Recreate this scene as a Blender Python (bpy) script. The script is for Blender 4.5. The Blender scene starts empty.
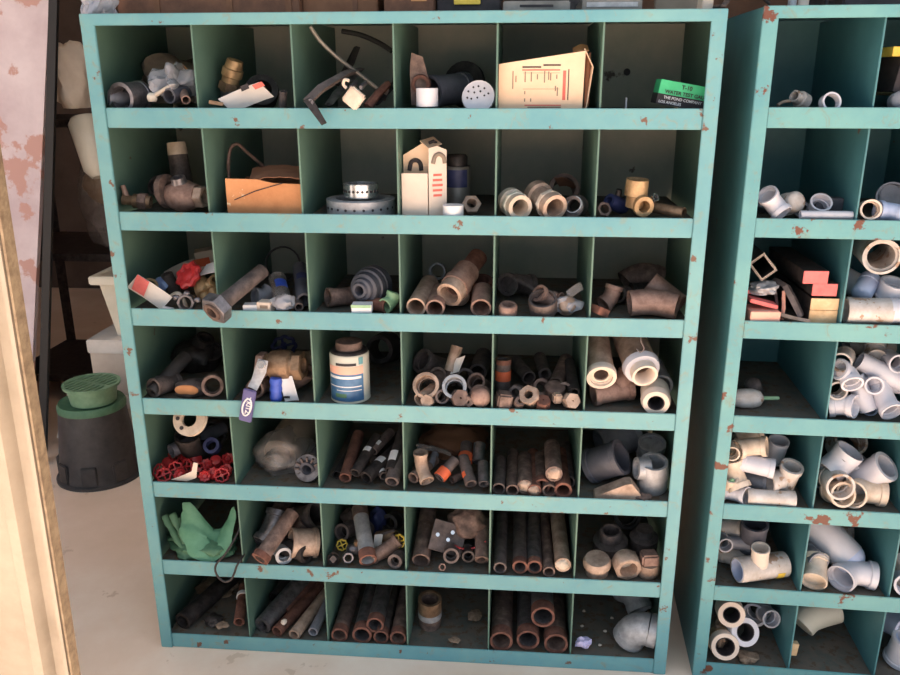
import bpy, bmesh, math, random
import numpy as np
from mathutils import Vector, Matrix, noise
random.seed(5)
scene = bpy.context.scene
COL = scene.collection
CAM = Vector((0.80483, -1.59539, 1.31245))
ROT = (1.26065, 0.00183, 0.08251)
FPX = 817.87
cam_data = bpy.data.cameras.new('camera')
cam_data.sensor_width = 36.0
cam_data.lens = FPX/900*36
cam_data.clip_start = 0.02
cam = bpy.data.objects.new('camera', cam_data)
cam.location = CAM; cam.rotation_euler = ROT
COL.objects.link(cam); scene.camera = cam
from mathutils import Euler
RM = Euler(ROT, 'XYZ').to_matrix()

# ---- light: open sky, and a sun that reaches the yard in front of the shed
world = bpy.data.worlds.new('sky'); scene.world = world; world.use_nodes = True
wn = world.node_tree; wn.nodes.clear()
wo = wn.nodes.new('ShaderNodeOutputWorld'); wb = wn.nodes.new('ShaderNodeBackground')
wb.inputs[0].default_value = (0.74, 0.87, 1.0, 1); wb.inputs[1].default_value = 1.12
wn.links.new(wb.outputs[0], wo.inputs[0])
sun_data = bpy.data.lights.new('sun', 'SUN'); sun_data.energy = 16.0; sun_data.angle = 0.02
sun_data.color = (1.0, 0.93, 0.82)
sun = bpy.data.objects.new('sun', sun_data); COL.objects.link(sun)
sun.rotation_euler = Vector((0.20, -0.13, -0.96)).to_track_quat('-Z', 'Y').to_euler()
scene.view_settings.view_transform = 'Standard'
scene.view_settings.look = 'None'
scene.view_settings.gamma = 1.0
scene.view_settings.use_curve_mapping = False
scene.view_settings.exposure = 0.0

# ---------------------------------------------------------------- pixels to points
def ray(x, y):
    return RM @ Vector(((x-450)/FPX, -(y-337.5)/FPX, -1))
def hit_y(x, y, Y):
    d = ray(x, y); return CAM + d*((Y-CAM.y)/d.y)
def hit_z(x, y, Z):
    d = ray(x, y); return CAM + d*((Z-CAM.z)/d.z)

# ---------------------------------------------------------------- materials
def lin(c):
    return tuple(((v/255)/12.92 if v/255 <= .04045 else ((v/255+.055)/1.055)**2.4) for v in c)+(1,)
MATS = {}
def mat(name, c1, c2=None, scale=20, rough=.6, metal=0, bump=0.15, chip=None, chip_amt=.62, chip_scale=14, alpha=1, trans=0, c3=None, mix=(.35,.65), dirt=None, dirt_scale=30):
    m = bpy.data.materials.new(name); m.use_nodes = True
    nt = m.node_tree; b = nt.nodes['Principled BSDF']; N = nt.nodes.new; lk = nt.links.new
    tc = N('ShaderNodeTexCoord'); geo = N('ShaderNodeNewGeometry')
    mp = N('ShaderNodeMapping'); lk(geo.outputs['Position'], mp.inputs[0])
    nz = N('ShaderNodeTexNoise'); nz.inputs['Scale'].default_value = scale; nz.inputs['Detail'].default_value = 6
    nz.inputs['Roughness'].default_value = .65
    lk(mp.outputs[0], nz.inputs['Vector'])
    rp = N('ShaderNodeValToRGB'); lk(nz.outputs['Fac'], rp.inputs[0])
    rp.color_ramp.elements[0].position = mix[0]; rp.color_ramp.elements[1].position = mix[1]
    rp.color_ramp.elements[0].color = lin(c1); rp.color_ramp.elements[1].color = lin(c2 or c1)
    out = rp.outputs[0]
    if c3:
        e = rp.color_ramp.elements.new(.5); e.color = lin(c3)
    if dirt:
        n3 = N('ShaderNodeTexNoise'); n3.inputs['Scale'].default_value = dirt_scale; n3.inputs['Detail'].default_value = 9; n3.inputs['Roughness'].default_value = .7
        n3.inputs['Distortion'].default_value = 1.2
        lk(mp.outputs[0], n3.inputs['Vector'])
        r3 = N('ShaderNodeValToRGB'); r3.color_ramp.elements[0].position = .55; r3.color_ramp.elements[1].position = .72
        r3.color_ramp.elements[1].color = (.7,.7,.7,1)
        lk(n3.outputs['Fac'], r3.inputs[0]); m3 = N('ShaderNodeMix'); m3.data_type = 'RGBA'
        lk(r3.outputs[0], m3.inputs[0]); lk(out, m3.inputs[6]); m3.inputs[7].default_value = lin(dirt); out = m3.outputs[2]
    if chip:
        n2 = N('ShaderNodeTexNoise'); n2.inputs['Scale'].default_value = chip_scale; n2.inputs['Detail'].default_value = 8
        n2.inputs['Roughness'].default_value = .6
        lk(mp.outputs[0], n2.inputs['Vector'])
        r2 = N('ShaderNodeValToRGB'); r2.color_ramp.elements[0].position = chip_amt; r2.color_ramp.elements[1].position = chip_amt+.025
        lk(n2.outputs['Fac'], r2.inputs[0])
        mx = N('ShaderNodeMix'); mx.data_type = 'RGBA'
        lk(r2.outputs[0], mx.inputs[0]); lk(out, mx.inputs[6]); mx.inputs[7].default_value = lin(chip)
        out = mx.outputs[2]
    lk(out, b.inputs['Base Color'])
    b.inputs['Roughness'].default_value = rough; b.inputs['Metallic'].default_value = metal
    if trans:
        b.inputs['Transmission Weight'].default_value = trans; b.inputs['IOR'].default_value = 1.15
    b.inputs['Alpha'].default_value = alpha
    if bump:
        bp = N('ShaderNodeBump'); bp.inputs['Strength'].default_value = bump; bp.inputs['Distance'].default_value = .004
        lk(nz.outputs['Fac'], bp.inputs['Height']); lk(bp.outputs[0], b.inputs['Normal'])
    MATS[name] = m
    return m
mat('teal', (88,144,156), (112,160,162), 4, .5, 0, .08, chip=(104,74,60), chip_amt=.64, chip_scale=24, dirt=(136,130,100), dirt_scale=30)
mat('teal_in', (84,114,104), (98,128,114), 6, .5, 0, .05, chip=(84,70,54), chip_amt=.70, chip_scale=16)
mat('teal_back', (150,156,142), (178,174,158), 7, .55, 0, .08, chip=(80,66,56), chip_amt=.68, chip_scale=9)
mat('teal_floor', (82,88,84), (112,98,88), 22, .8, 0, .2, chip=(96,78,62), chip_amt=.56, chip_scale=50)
mat('teal_worn', (80,138,148), (104,156,156), 4, .5, 0, .08, chip=(98,56,42), chip_amt=.61, chip_scale=18, dirt=(120,120,96), dirt_scale=30)
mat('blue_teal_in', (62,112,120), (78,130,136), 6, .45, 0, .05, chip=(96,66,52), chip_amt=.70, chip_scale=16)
mat('rust_patch', (150,84,60), (176,104,76), 60, .9)
mat('rust', (84,68,62), (138,114,104), 45, .7, .1, .3, c3=(106,86,79))
mat('rust_red', (90,57,48), (134,90,76), 50, .85, .1, .3)
mat('iron', (80,71,70), (118,105,102), 50, .65, .4, .3)
mat('dark_iron', (44,40,41), (76,69,68), 45, .55, .45, .25)
mat('steel', (104,100,104), (148,142,146), 60, .4, .75, .2)
mat('galv', (150,150,154), (186,186,190), 50, .5, .35, .15)
mat('copper', (118,90,80), (162,132,120), 40, .65, .15, .2)
mat('tan_metal', (140,116,102), (194,168,150), 35, .55, .2, .15)
mat('brass', (142,112,80), (192,160,120), 45, .45, .4, .2)
mat('brass_dull', (118,94,74), (158,130,106), 45, .5, .6, .2)
mat('silver', (196,196,200), (226,226,230), 60, .25, .9, .1)
mat('pvc', (190,188,198), (208,206,212), 12, .4, 0, .03)
mat('pvc_dirty', (170,158,148), (204,198,196), 22, .55, 0, .08, chip=(158,130,110), chip_amt=.58, chip_scale=34)
mat('pvc_tan', (186,166,146), (222,206,190), 24, .55, 0, .08)
mat('pvc_grey', (112,112,120), (140,140,148), 20, .5, 0, .05)
mat('pvc_dark', (66,66,74), (88,88,98), 20, .5, 0, .05)
mat('pvc_blue', (166,178,208), (188,198,222), 12, .4, 0, .03)
mat('cream', (206,200,184), (216,210,196), 12, .5, 0, .05)
mat('black_plastic', (50,48,50), (68,65,66), 30, .55, 0, .1)
mat('black', (34,31,31), (34,32,32), 30, .6, 0, .1)
mat('green_plastic', (110,146,116), (130,164,134), 30, .5, 0, .08)
mat('green_dark', (70,110,84), (90,128,100), 30, .6, 0, .1)
mat('light_green', (132,170,130), (150,184,146), 30, .5, 0, .1)
mat('tarp', (70,128,100), (98,156,124), 14, .5, 0, .15)
mat('red', (160,34,40), (190,52,54), 30, .35, 0, .08)
mat('red_paint', (206,96,96), (224,118,114), 30, .6, 0, .05)
mat('orange', (200,84,50), (220,104,64), 30, .6, 0, .1)
mat('yellow', (226,186,60), (240,206,90), 30, .5, 0, .05)
mat('blue', (44,74,170), (66,96,196), 30, .45, 0, .05)
mat('navy', (40,46,84), (58,64,108), 30, .5, 0, .1)
mat('violet', (80,78,124), (98,94,144), 30, .45, 0, .05)
mat('label_blue', (58,98,140), (86,128,164), 30, .45, 0, 0)
mat('paper', (212,204,198), (224,216,210), 20, .8, 0, .05)
mat('white_card', (206,188,174), (218,202,188), 12, .8, 0, .04)
mat('pink', (232,170,150), (236,180,160), 30, .8, 0, 0)
mat('kraft', (190,128,84), (212,150,104), 14, .85, 0, .1, chip=(236,214,180), chip_amt=.66, chip_scale=22)
mat('kraft_dark', (110,72,52), (134,92,68), 10, .85, 0, .1)
mat('carton', (226,190,158), (236,204,174), 10, .8, 0, .04)
mat('wood', (196,162,122), (222,190,150), 40, .8, 0, .1)
mat('wood_dark', (96,62,46), (124,82,60), 30, .7, 0, .1)
mat('ink', (38,34,37), (60,52,56), 30, .7, 0, 0)
mat('ink_grey', (128,112,98), (138,122,108), 30, .7, 0, 0)
mat('ink_red', (206,96,84), (214,110,98), 30, .7, 0, 0)
mat('box_green', (52,176,116), (72,196,136), 20, .6, 0, .02)
mat('white', (218,216,218), (226,224,226), 20, .5, 0, 0)
mat('plastic_film', (206,206,216), (226,226,236), 30, .22, 0, .4, alpha=.42)
mat('film_brown', (116,98,88), (146,128,114), 16, .3, 0, .5, alpha=.85)
mat('tarp_x', (76,128,100), (104,154,126), 14, .6, 0, .2)
mat('film_dull', (120,110,106), (176,168,164), 30, .15, 0, .5, alpha=.45)
mat('cloth', (216,200,182), (234,220,204), 8, .8, 0, .2)
mat('concrete', (232,204,182), (244,220,202), 3.2, .9, 0, .25, c3=(238,210,190), chip=(220,190,168), chip_amt=.64, chip_scale=9)
mat('shed', (84,68,60), (104,86,76), 3, .9, 0, .1)
mat('bounce_ceiling', (196,190,180), (214,208,198), 3, .9, 0, .1)  # pale tone chosen so the unseen roof bounces yard light onto the floor
mat('sheet_metal', (152,140,124), (176,164,148), 5, .55, .2, .08)
mat('sheet_edge', (120,100,80), (160,140,114), 60, .7, .2, .08)
mat('pink_panel', (190,172,178), (214,200,204), 4, .6, .1, .08, chip=(186,146,138), chip_amt=.53, chip_scale=5)
mat('grey_steel', (120,116,112), (150,144,138), 20, .5, .5, .1)
mat('debris', (116,94,78), (160,136,116), 90, .9, 0, .3)
mat('petal', (196,186,226), (212,204,236), 30, .7, 0, 0)
mat('glass_blue', (120,140,190), (150,170,210), 30, .15, .1, 0)

# ---------------------------------------------------------------- mesh helpers (bmesh pieces)
def basis(ax):
    z = Vector(ax).normalized()
    up = Vector((0,0,1)) if abs(z.z) < .9 else Vector((1,0,0))
    x = up.cross(z).normalized(); y = z.cross(x)
    return x, y, z
def rings(bm, rr, close_v=True, cap0=False, cap1=False):
    prev = None; first = None
    allr = [[bm.verts.new(p) for p in r] for r in rr]
    n = len(allr[0]); m = len(allr)
    for i in range(m if close_v else m-1):
        a = allr[i]; b = allr[(i+1) % m]
        for k in range(n):
            try: bm.faces.new((a[k], a[(k+1) % n], b[(k+1) % n], b[k]))
            except ValueError: pass
    if cap0: bm.faces.new(allr[0])
    if cap1: bm.faces.new(allr[-1])
    return bm
def lathe(prof, ax=(0,-1,0), c=(0,0,0), n=22, closed=True, bm=None, sx=1.0):
    """revolve (s, r) points about ax through c; closed = tube-like loop, else capped ends"""
    bm = bm or bmesh.new(); x, y, z = basis(ax); c = Vector(c)
    rr = []
    for s, r in prof:
        rr.append([c + z*s + (x*math.cos(2*math.pi*k/n)*sx + y*math.sin(2*math.pi*k/n))*r for k in range(n)])
    rings(bm, rr, closed, not closed, not closed)
    return bm
def prism(r, l, ax, c=(0,0,0), sides=6, hole=0, bm=None, ph=0):
    bm = bm or bmesh.new(); x, y, z = basis(ax); c = Vector(c); n = 24
    def rad(a, R):
        s = 2*math.pi/sides; a = (a+ph) % s - s/2
        return R*math.cos(s/2)/math.cos(a)
    def ring(s, R, poly):
        return [c+z*s+(x*math.cos(a)+y*math.sin(a))*(rad(a, R) if poly else R) for a in [2*math.pi*k/n for k in range(n)]]
    if hole:
        rings(bm, [ring(l/2, r*.94, True), ring(l/2-.06*l, r, True), ring(-l/2+.06*l, r, True), ring(-l/2, r*.94, True), ring(-l/2, hole, False), ring(l/2, hole, False)], True)
    else:
        rings(bm, [ring(l/2, r*.94, True), ring(l/2-.06*l, r, True), ring(-l/2+.06*l, r, True), ring(-l/2, r*.94, True)], False, True, True)
    return bm
def boxm(w, d, h, c=(0,0,0), rot=(0,0,0), bev=.3, bm=None):
    bm = bm or bmesh.new()
    t = bmesh.new(); bmesh.ops.create_cube(t, size=1)
    bmesh.ops.scale(t, vec=(w, d, h), verts=t.verts)
    if bev:
        bmesh.ops.bevel(t, geom=t.edges[:], offset=min(bev, w*.3, d*.3, h*.3), segments=2, affect='EDGES')
    M = Matrix.Translation(Vector(c)) @ Euler(tuple(math.radians(a) for a in rot), 'XYZ').to_matrix().to_4x4()
    bmesh.ops.transform(t, matrix=M, verts=t.verts)
    me = bpy.data.meshes.new('tmp'); t.to_mesh(me); bm.from_mesh(me); bpy.data.meshes.remove(me); t.free()
    return bm
def smooth_path(pts, k=6):
    P = [Vector(p) for p in pts]
    if len(P) < 3: return P
    out = []
    for i in range(len(P)-1):
        p0 = P[max(i-1, 0)]; p1 = P[i]; p2 = P[i+1]; p3 = P[min(i+2, len(P)-1)]
        for j in range(k):
            t = j/k
            out.append(.5*((2*p1)+(-p0+p2)*t+(2*p0-5*p1+4*p2-p3)*t*t+(-p0+3*p1-3*p2+p3)*t**3))
    out.append(P[-1]); return out
def sweep(path, radii, n=16, hole=0, bm=None, flat=1.0, up=None):
    """tube along path; radii one per point or one number; hole = inner/outer ratio"""
    bm = bm or bmesh.new(); P = [Vector(p) for p in path]; m = len(P)
    R = radii if isinstance(radii, (list, tuple)) else [radii]*m
    T = [(P[min(i+1, m-1)]-P[max(i-1, 0)]).normalized() for i in range(m)]
    x, y, z = basis(T[0])
    if up is not None:
        y = (Vector(up)-T[0]*Vector(up).dot(T[0])).normalized(); x = y.cross(T[0])
    fr = []
    for i in range(m):
        x = (x-T[i]*x.dot(T[i])).normalized(); y = T[i].cross(x); fr.append((x.copy(), y.copy()))
    def ring(i, r): return [P[i]+(fr[i][0]*math.cos(2*math.pi*k/n)+fr[i][1]*flat*math.sin(2*math.pi*k/n))*r for k in range(n)]
    if hole:
        ro = min(R)
        rings(bm, [ring(i, R[i]) for i in range(m)]+[ring(i, min(R[i], ro*1.15)*hole) for i in reversed(range(m))], True)
    else:
        rings(bm, [ring(i, R[i]) for i in range(m)], False, True, True)
    return bm
def crumple(rx, ry, rz, amp=.25, seed=0, sub=4, bm=None, c=(0,0,0), freq=1.6):
    bm = bm or bmesh.new(); t = bmesh.new(); bmesh.ops.create_icosphere(t, subdivisions=sub, radius=1)
    for v in t.verts:
        p = v.co.copy(); o = Vector((seed*3.1, seed*1.7, seed*.9))
        f = noise.noise(p*freq+o)*amp + abs(noise.noise(p*freq*2.0+o))*amp*.5 + noise.noise(p*7+o)*amp*.12
        q = p*(1+f); q = Vector((q.x*rx, q.y*ry, max(q.z, -.75)*rz)); v.co = q+Vector(c)
    me = bpy.data.meshes.new('tmp'); t.to_mesh(me); bm.from_mesh(me); bpy.data.meshes.remove(me); t.free()
    return bm
def sheet(o, u, v, bend=0, th=.35, n=8, seed=1, bm=None, wob=.0, corner=0):
    """a thin sheet with origin o and edge vectors u, v, bowed along its normal"""
    bm = bm or bmesh.new(); o, u, v = Vector(o), Vector(u), Vector(v); nn = u.cross(v).normalized(); L = u.length
    for s in (1, -1):
        g = [[bm.verts.new(o+u*i/n+v*j/n+nn*(math.sin(math.pi*i/n)*bend+noise.noise(Vector((i*.7+seed, j*.7, seed)))*wob*L+s*th/2)) for j in range(n+1)] for i in range(n+1)]
        if s == 1: G = g
        else: H = g
    for i in range(n):
        for j in range(n):
            bm.faces.new((G[i][j], G[i+1][j], G[i+1][j+1], G[i][j+1]))
            bm.faces.new((H[i][j], H[i][j+1], H[i+1][j+1], H[i+1][j]))
    e = [(i, 0) for i in range(n)]+[(n, j) for j in range(n)]+[(i, n) for i in range(n, 0, -1)]+[(0, j) for j in range(n, 0, -1)]
    for a, b in zip(e, e[1:]+e[:1]):
        bm.faces.new((G[a[0]][a[1]], H[a[0]][a[1]], H[b[0]][b[1]], G[b[0]][b[1]]))
    return bm
def poly(pts, t, ax='y', bm=None, c=(0,0,0)):
    """extruded polygon, pts in (x,z), thickness t along y"""
    bm = bm or bmesh.new(); c = Vector(c)
    a = [bm.verts.new(c+Vector((x, -t/2, z))) for x, z in pts]; b = [bm.verts.new(c+Vector((x, t/2, z))) for x, z in pts]
    bm.faces.new(a); bm.faces.new(list(reversed(b)))
    for i in range(len(a)):
        j = (i+1) % len(a); bm.faces.new((a[j], a[i], b[i], b[j]))
    return bm
def arc_patch(r, s0, s1, a0, a1, ax, c=(0,0,0), th=.25, n=10, bm=None):
    """curved label lying on a cylinder; angle 0 = up, positive turns clockwise seen from the front"""
    bm = bm or bmesh.new(); z = Vector(ax).normalized(); up = Vector((0,0,1))-z*z.z
    up = up.normalized() if up.length > .01 else Vector((0,-1,0)); sd = up.cross(z); c = Vector(c)
    rr = []
    for k in range(n+1):
        a = math.radians(a0+(a1-a0)*k/n); d = up*math.cos(a)+sd*math.sin(a)
        rr.append([c+z*s0+d*r, c+z*s1+d*r, c+z*s1+d*(r+th), c+z*s0+d*(r+th)])
    rings(bm, rr, False, True, True); return bm
_tc = {}
def text_bm(s, size, o, u, v, th=.0, bold=False, align='LEFT'):
    """lettering laid in the plane of u (reading direction) and v (up of the letters)"""
    cu = bpy.data.curves.new('t', 'FONT'); cu.body = s; cu.size = size; cu.align_x = align; cu.extrude = max(th, .001*size)
    if bold: cu.offset = .02*size
    ob = bpy.data.objects.new('t', cu); COL.objects.link(ob)
    dg = bpy.context.evaluated_depsgraph_get(); me = bpy.data.meshes.new_from_object(ob.evaluated_get(dg))
    bpy.data.objects.remove(ob); bm = bmesh.new(); bm.from_mesh(me); bpy.data.meshes.remove(me)
    u = Vector(u).normalized(); v = Vector(v).normalized(); n = u.cross(v); o = Vector(o)
    for w in bm.verts: w.co = o+u*w.co.x+v*w.co.y+n*w.co.z
    return bm
def obj(name, bm, m, parent=None, scale=1, ang=40, sm=True):
    bmesh.ops.remove_doubles(bm, verts=bm.verts, dist=1e-7)
    bmesh.ops.recalc_face_normals(bm, faces=bm.faces)
    if scale != 1: bmesh.ops.scale(bm, vec=(scale,)*3, verts=bm.verts)
    me = bpy.data.meshes.new(name); bm.to_mesh(me); bm.free()
    if sm:
        for p in me.polygons: p.use_smooth = True
        me.set_sharp_from_angle(angle=math.radians(ang))
    me.materials.append(MATS[m] if isinstance(m, str) else m)
    o = bpy.data.objects.new(name, me); COL.objects.link(o)
    if parent: o.parent = parent
    return o
def empty(name, loc=(0,0,0), rz=0):
    o = bpy.data.objects.new(name, None); o.empty_display_size = .02; COL.objects.link(o); o.location = loc; o.rotation_euler = (0,0,rz); return o
def tag(o, label=None, cat=None, group=None, kind=None):
    if label: o['label'] = label
    if cat: o['category'] = cat
    if group: o['group'] = group
    if kind: o['kind'] = kind
    return o
def V(*a): return Vector(a)

# ---------------------------------------------------------------- setting
def struct(name, bm, m): return tag(obj(name, bm, m), kind='structure')
struct('floor', boxm(14, 16, .1, (0.8, -1.5, -.05), bev=0), 'concrete')
struct('wall_back', boxm(7, .1, 3.0, (.8, 3.4, 1.5), bev=0), 'shed')
struct('wall_left', boxm(.1, 4.4, 3.0, (-2.7, 1.2, 1.5), bev=0), 'shed')
struct('wall_right', boxm(.1, 4.4, 3.0, (4.3, 1.2, 1.5), bev=0), 'shed')
struct('unseen_ceiling', boxm(7.4, 3.5, .08, (.8, 1.75, 2.62), bev=0), 'bounce_ceiling')  # unseen shed roof, its front edge placed to shape sky and sun light

# ---------------------------------------------------------------- the two racks
RP, LH, SD = .2026, .038, .012
DEP = .385
class Rack: pass
JIT = {(1,1):-.007,(1,2):-.006,(1,3):-.003,(1,5):.003,(2,1):-.004,(2,2):-.003,(2,5):.004,(3,1):-.003,(3,5):.004,(4,1):-.002,(4,5):.002,(2,4):.001}
def build_rack(x0, y0, yaw, cp, nc, rp, lh, label, TM='teal', TI='teal_in'):
    R = Rack(); R.o = V(x0, y0, 0); R.u = V(math.cos(yaw), math.sin(yaw), 0); R.n = V(-math.sin(yaw), math.cos(yaw), 0)
    R.cp, R.nc, R.rp, R.lh = cp, nc, rp, lh
    root = empty('storage_rack', (x0, y0, 0), yaw)
    tag(root, label, 'rack', 'teal pigeonhole racks')
    W = cp*nc; sw = .0275; H = 7*rp+.005
    for sx in (-1, 1):
        xs = -sw if sx < 0 else W
        obj('stile', boxm(sw, .006, H, (xs+sw/2, -.004, H/2), bev=.0012), TM, root)
        xp = -sw+.001 if sx < 0 else W+sw-.001
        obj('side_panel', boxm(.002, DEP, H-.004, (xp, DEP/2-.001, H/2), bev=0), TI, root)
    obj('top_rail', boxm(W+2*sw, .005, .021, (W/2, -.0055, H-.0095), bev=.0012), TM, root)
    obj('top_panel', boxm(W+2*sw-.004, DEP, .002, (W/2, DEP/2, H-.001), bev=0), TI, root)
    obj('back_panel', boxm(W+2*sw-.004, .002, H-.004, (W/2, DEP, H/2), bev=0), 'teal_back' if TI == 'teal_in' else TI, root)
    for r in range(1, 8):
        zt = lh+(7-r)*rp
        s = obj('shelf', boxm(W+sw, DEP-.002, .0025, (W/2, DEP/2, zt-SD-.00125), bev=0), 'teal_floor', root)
        lip = boxm(W, .004, lh, (W/2, -.0015, zt-lh/2), bev=.0014)
        obj('shelf_lip', lip, TM, s)
        top = (7*rp-.002) if r == 1 else zt+rp-SD-.003
        for c in range(1, nc):
            dx_ = (JIT.get((r, c), 0) if nc == 6 else 0)
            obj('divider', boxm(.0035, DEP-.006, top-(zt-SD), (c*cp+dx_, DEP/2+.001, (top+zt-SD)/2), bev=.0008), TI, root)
    return R
RA = build_rack(0, 0, 0, .19, 6, RP, LH, 'large teal steel pigeonhole rack of six columns, full of old pipe fittings')
RB = build_rack(1.2562, .0001, -.0395, .1837, 5, .2032, .037, 'teal steel pigeonhole rack cut off by the right edge, full of white pipe fittings', 'teal_worn', 'blue_teal_in')
ROWN = ['', 'first', 'second', 'third', 'fourth', 'fifth', 'sixth', 'seventh']
COUNT = {}; PLACED = []
def place(name, rack, r, c, px, py, parts, desc, cat, d=None, lift=0, free=False, grp=True, pxs=None):
    """put a thing, whose parts are given in photo pixels, into bin (r, c) of a rack"""
    surf = rack.lh+(7-r)*rack.rp-SD
    ref = hit_y(px, py, .05 if d is None else max(d, .02)); S = -(RM.transposed() @ (ref-CAM)).z/FPX
    vs = []
    for p in parts:
        stack = [p]
        while stack:
            q = stack.pop(); vs += [v.co.copy() for v in q[1].verts]
            if len(q) > 3: stack += q[3]
    A = np.array([tuple(v) for v in vs])*S
    k = -A[:, 2].min()
    if d is None: C = hit_z(px, py, surf+k+lift*S+.0005)
    else:
        C = hit_y(px, py, d)
        if not free and C.z < surf+k+.0005: C.z = surf+k+.0005
    if not free:
        for _ in range(2):
            Wd = A+np.array(tuple(C-rack.o)); lu = Wd @ np.array(tuple(rack.u)); ln = Wd @ np.array(tuple(rack.n))
            lo, hi = (c-1)*rack.cp+.003-(.024 if c == 1 else 0), c*rack.cp-.003+(.024 if c == 6 else 0)
            a = max(0, lo-lu.min()); b = min(0, hi-lu.max()); C += rack.u*(a if a else b)
            a = max(0, .002-ln.min()); b = min(0, DEP-.004-ln.max())
            C += rack.n*(a if a else b)
        top = surf+rack.rp-LH+SD-.002 if False else surf+rack.rp-.006
        zt = A[:, 2].max()+C.z
        if zt > top: C.z = max(surf+k, C.z-(zt-top))
    side = 'left' if rack is RA else 'right'
    loc = f'{ROWN[r]} row {ROWN[c]} bin'
    lab = f'{desc}, {side} rack {loc}'
    if len(parts) == 1:
        root = obj(name, parts[0][1], parts[0][2], None, S); root.location = C
        kids = parts[0][3] if len(parts[0]) > 3 else []
        for q in kids: obj(q[0], q[1], q[2], root, S)
    else:
        base = V(C.x, C.y, C.z-k); root = empty(name, base)
        for p in parts:
            po = obj(p[0], p[1], p[2], root, S); po.location = C-base
            for q in (p[3] if len(p) > 3 else []): obj(q[0], q[1], q[2], po, S)
    tag(root, lab, cat)
    if grp: COUNT.setdefault((side, r, c, cat), []).append(root)
    PLACED.append((root, A+np.array(tuple(C)), lab))
    return root

# ---------------------------------------------------------------- kinds (all sizes in photo pixels)
F = (0,-1,0)
def neg(a): return tuple(-x for x in a)
def pipe(r, l, dr=(0,1,0), m='iron', w=.22, th=.0, em=None, st=None, fat=None):
    """pipe whose near end is the origin, running along dr"""
    ax = neg(dr); p = [(0, r)]
    if th:
        p = []; k = int(th/1.1)
        for i in range(k): p += [(-i*1.1, r*.95-.02*r*0), (-i*1.1-.55, r*1.0)]
    p += [(-l*.5, r), (-l, r), (-l, r*(1-w)), (0, r*(1-w))]
    parts = ['pipe_body', lathe(p, ax), m, []]
    if em: parts[3].append(('rusted_end', lathe([(.3, r*1.03), (-r*1.1, r*1.03), (-r*1.1, r*.9), (.3, r*(1-w)*.98)], ax), em))
    if st:
        for (s0, s1, a0, a1, mm) in st: parts[3].append(('label_sticker', arc_patch(r*1.02, -s1, -s0, a0, a1, ax), mm))
    if fat: parts[3].append(('coupling', lathe([(-fat[0], r*1.22), (-fat[1], r*1.22), (-fat[1], r), (-fat[0], r)], ax), fat[2]))
    return [tuple(parts)]
def coup(r, l, ax=F, m='pvc', w=.16, rim=1.06, deep=None, inner=None):
    """coupling: open tube centred on the origin with raised rims"""
    h = l/2; i = r*(1-w)
    pr = [(h, r*rim), (h-l*.14, r*rim), (h-l*.16, r), (-h+l*.16, r), (-h+l*.14, r*rim), (-h, r*rim), (-h, i), (-h*.1, i), (-h*.08, i*.88), (h*.08, i*.88), (h*.1, i), (h, i)]
    P = [('fitting_body', lathe(pr, ax), m)]
    if inner: P = [P[0]+([('socket_liner', lathe([(h*.1, i*.87), (h*.6, i*.87), (h*.6, i*.6), (h*.1, i*.6)], ax), inner)],)]
    return P
def male(r, l, ax=F, m='pvc_tan', hexm=None):
    """male adapter: socket bell in front, hex flange, threaded stub behind"""
    h = l/2; i = r*.78
    th = []
    for k in range(6): th += [(-h+l*.05*k*1.1, r*.78), (-h+l*.05*(k+.5)*1.1, r*.86)]
    pr = [(h, r), (h*.1, r), (h*.02, r*1.02), (-h*.05, r*.9)] + list(reversed(th)) + [(-h, r*.62), (h*.2, r*.62), (h*.25, i), (h, i)]
    b = lathe(pr, ax); nut = prism(r*1.18, l*.16, ax, Vector(ax).normalized()*(h*.0), 8, r*.8)
    return [('fitting_body', b, m, [('hex_collar', nut, hexm or m)])]
def cap(r, l, ax=F, m='iron', dome=.35):
    """closed cap, domed front"""
    h = l/2
    pr = [(h+r*dome, .02*r), (h+r*dome*.92, r*.45), (h+r*dome*.5, r*.85), (h, r*.99), (-h*.4, r), (-h*.45, r*1.08), (-h, r*1.08), (-h, r*.8), (h*.4, r*.78), (h*.42, .02*r)]
    return [('cap_body', lathe(pr, ax), m)]
def plug(r, l, ax=F, m='iron'):
    h = l/2; z = Vector(ax).normalized()
    b = lathe([(h, r*.98), (0, r), (-h, r*.86), (-h, .6*r), (0, .6*r)], ax); 
    return [('plug_body', b, m, [('square_head', prism(r*.66, l*.55, ax, z*(h+l*.2), 4), m)])]
def nut(r, l, ax=F, m='rust', hole=.6, ph=.2): return [('nut_body', prism(r, l, ax, (0,0,0), 6, r*hole, ph=ph), m)]
def bushing(r, l, ax=F, m='rust'):
    z = Vector(ax).normalized(); h = l/2
    b = lathe([(h*.2, r*.9), (-h, r*.84), (-h, r*.55), (h, r*.55), (h, r*.62), (h*.2, r*.62)], ax)
    return [('bushing_body', b, m, [('hex_head', prism(r*1.08, l*.4, ax, z*h*.4, 6, r*.56), m)])]
def elbow(r, a, b, la=None, lb=None, m='iron', w=.2, rim=1.14, liner=None, street=False):
    """bend whose mouths point along a and b from the origin"""
    a = Vector(a).normalized(); b = Vector(b).normalized(); la = la or r*2; lb = lb or r*2; k = min(la, lb)*.62
    P = [a*la]; R = [r*rim]
    P += [a*(la-r*.5)]; R += [r*rim]
    P += [a*(la-r*.56)]; R += [r]
    A = a*k; B = b*k
    for i in range(0, 9):
        t = i/8; q = A*(1-t)**2+B*t*t
        P.append(q); R.append(r)
    if lb-r*.56 > k*1.02: P += [b*(lb-r*.56)]; R += [r]
    rb = r if street else r*rim
    P += [b*(lb-r*.5), b*lb]; R += [rb, rb]
    return [('fitting_body', sweep(P, R, 20, (1-w)), m)]
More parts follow.
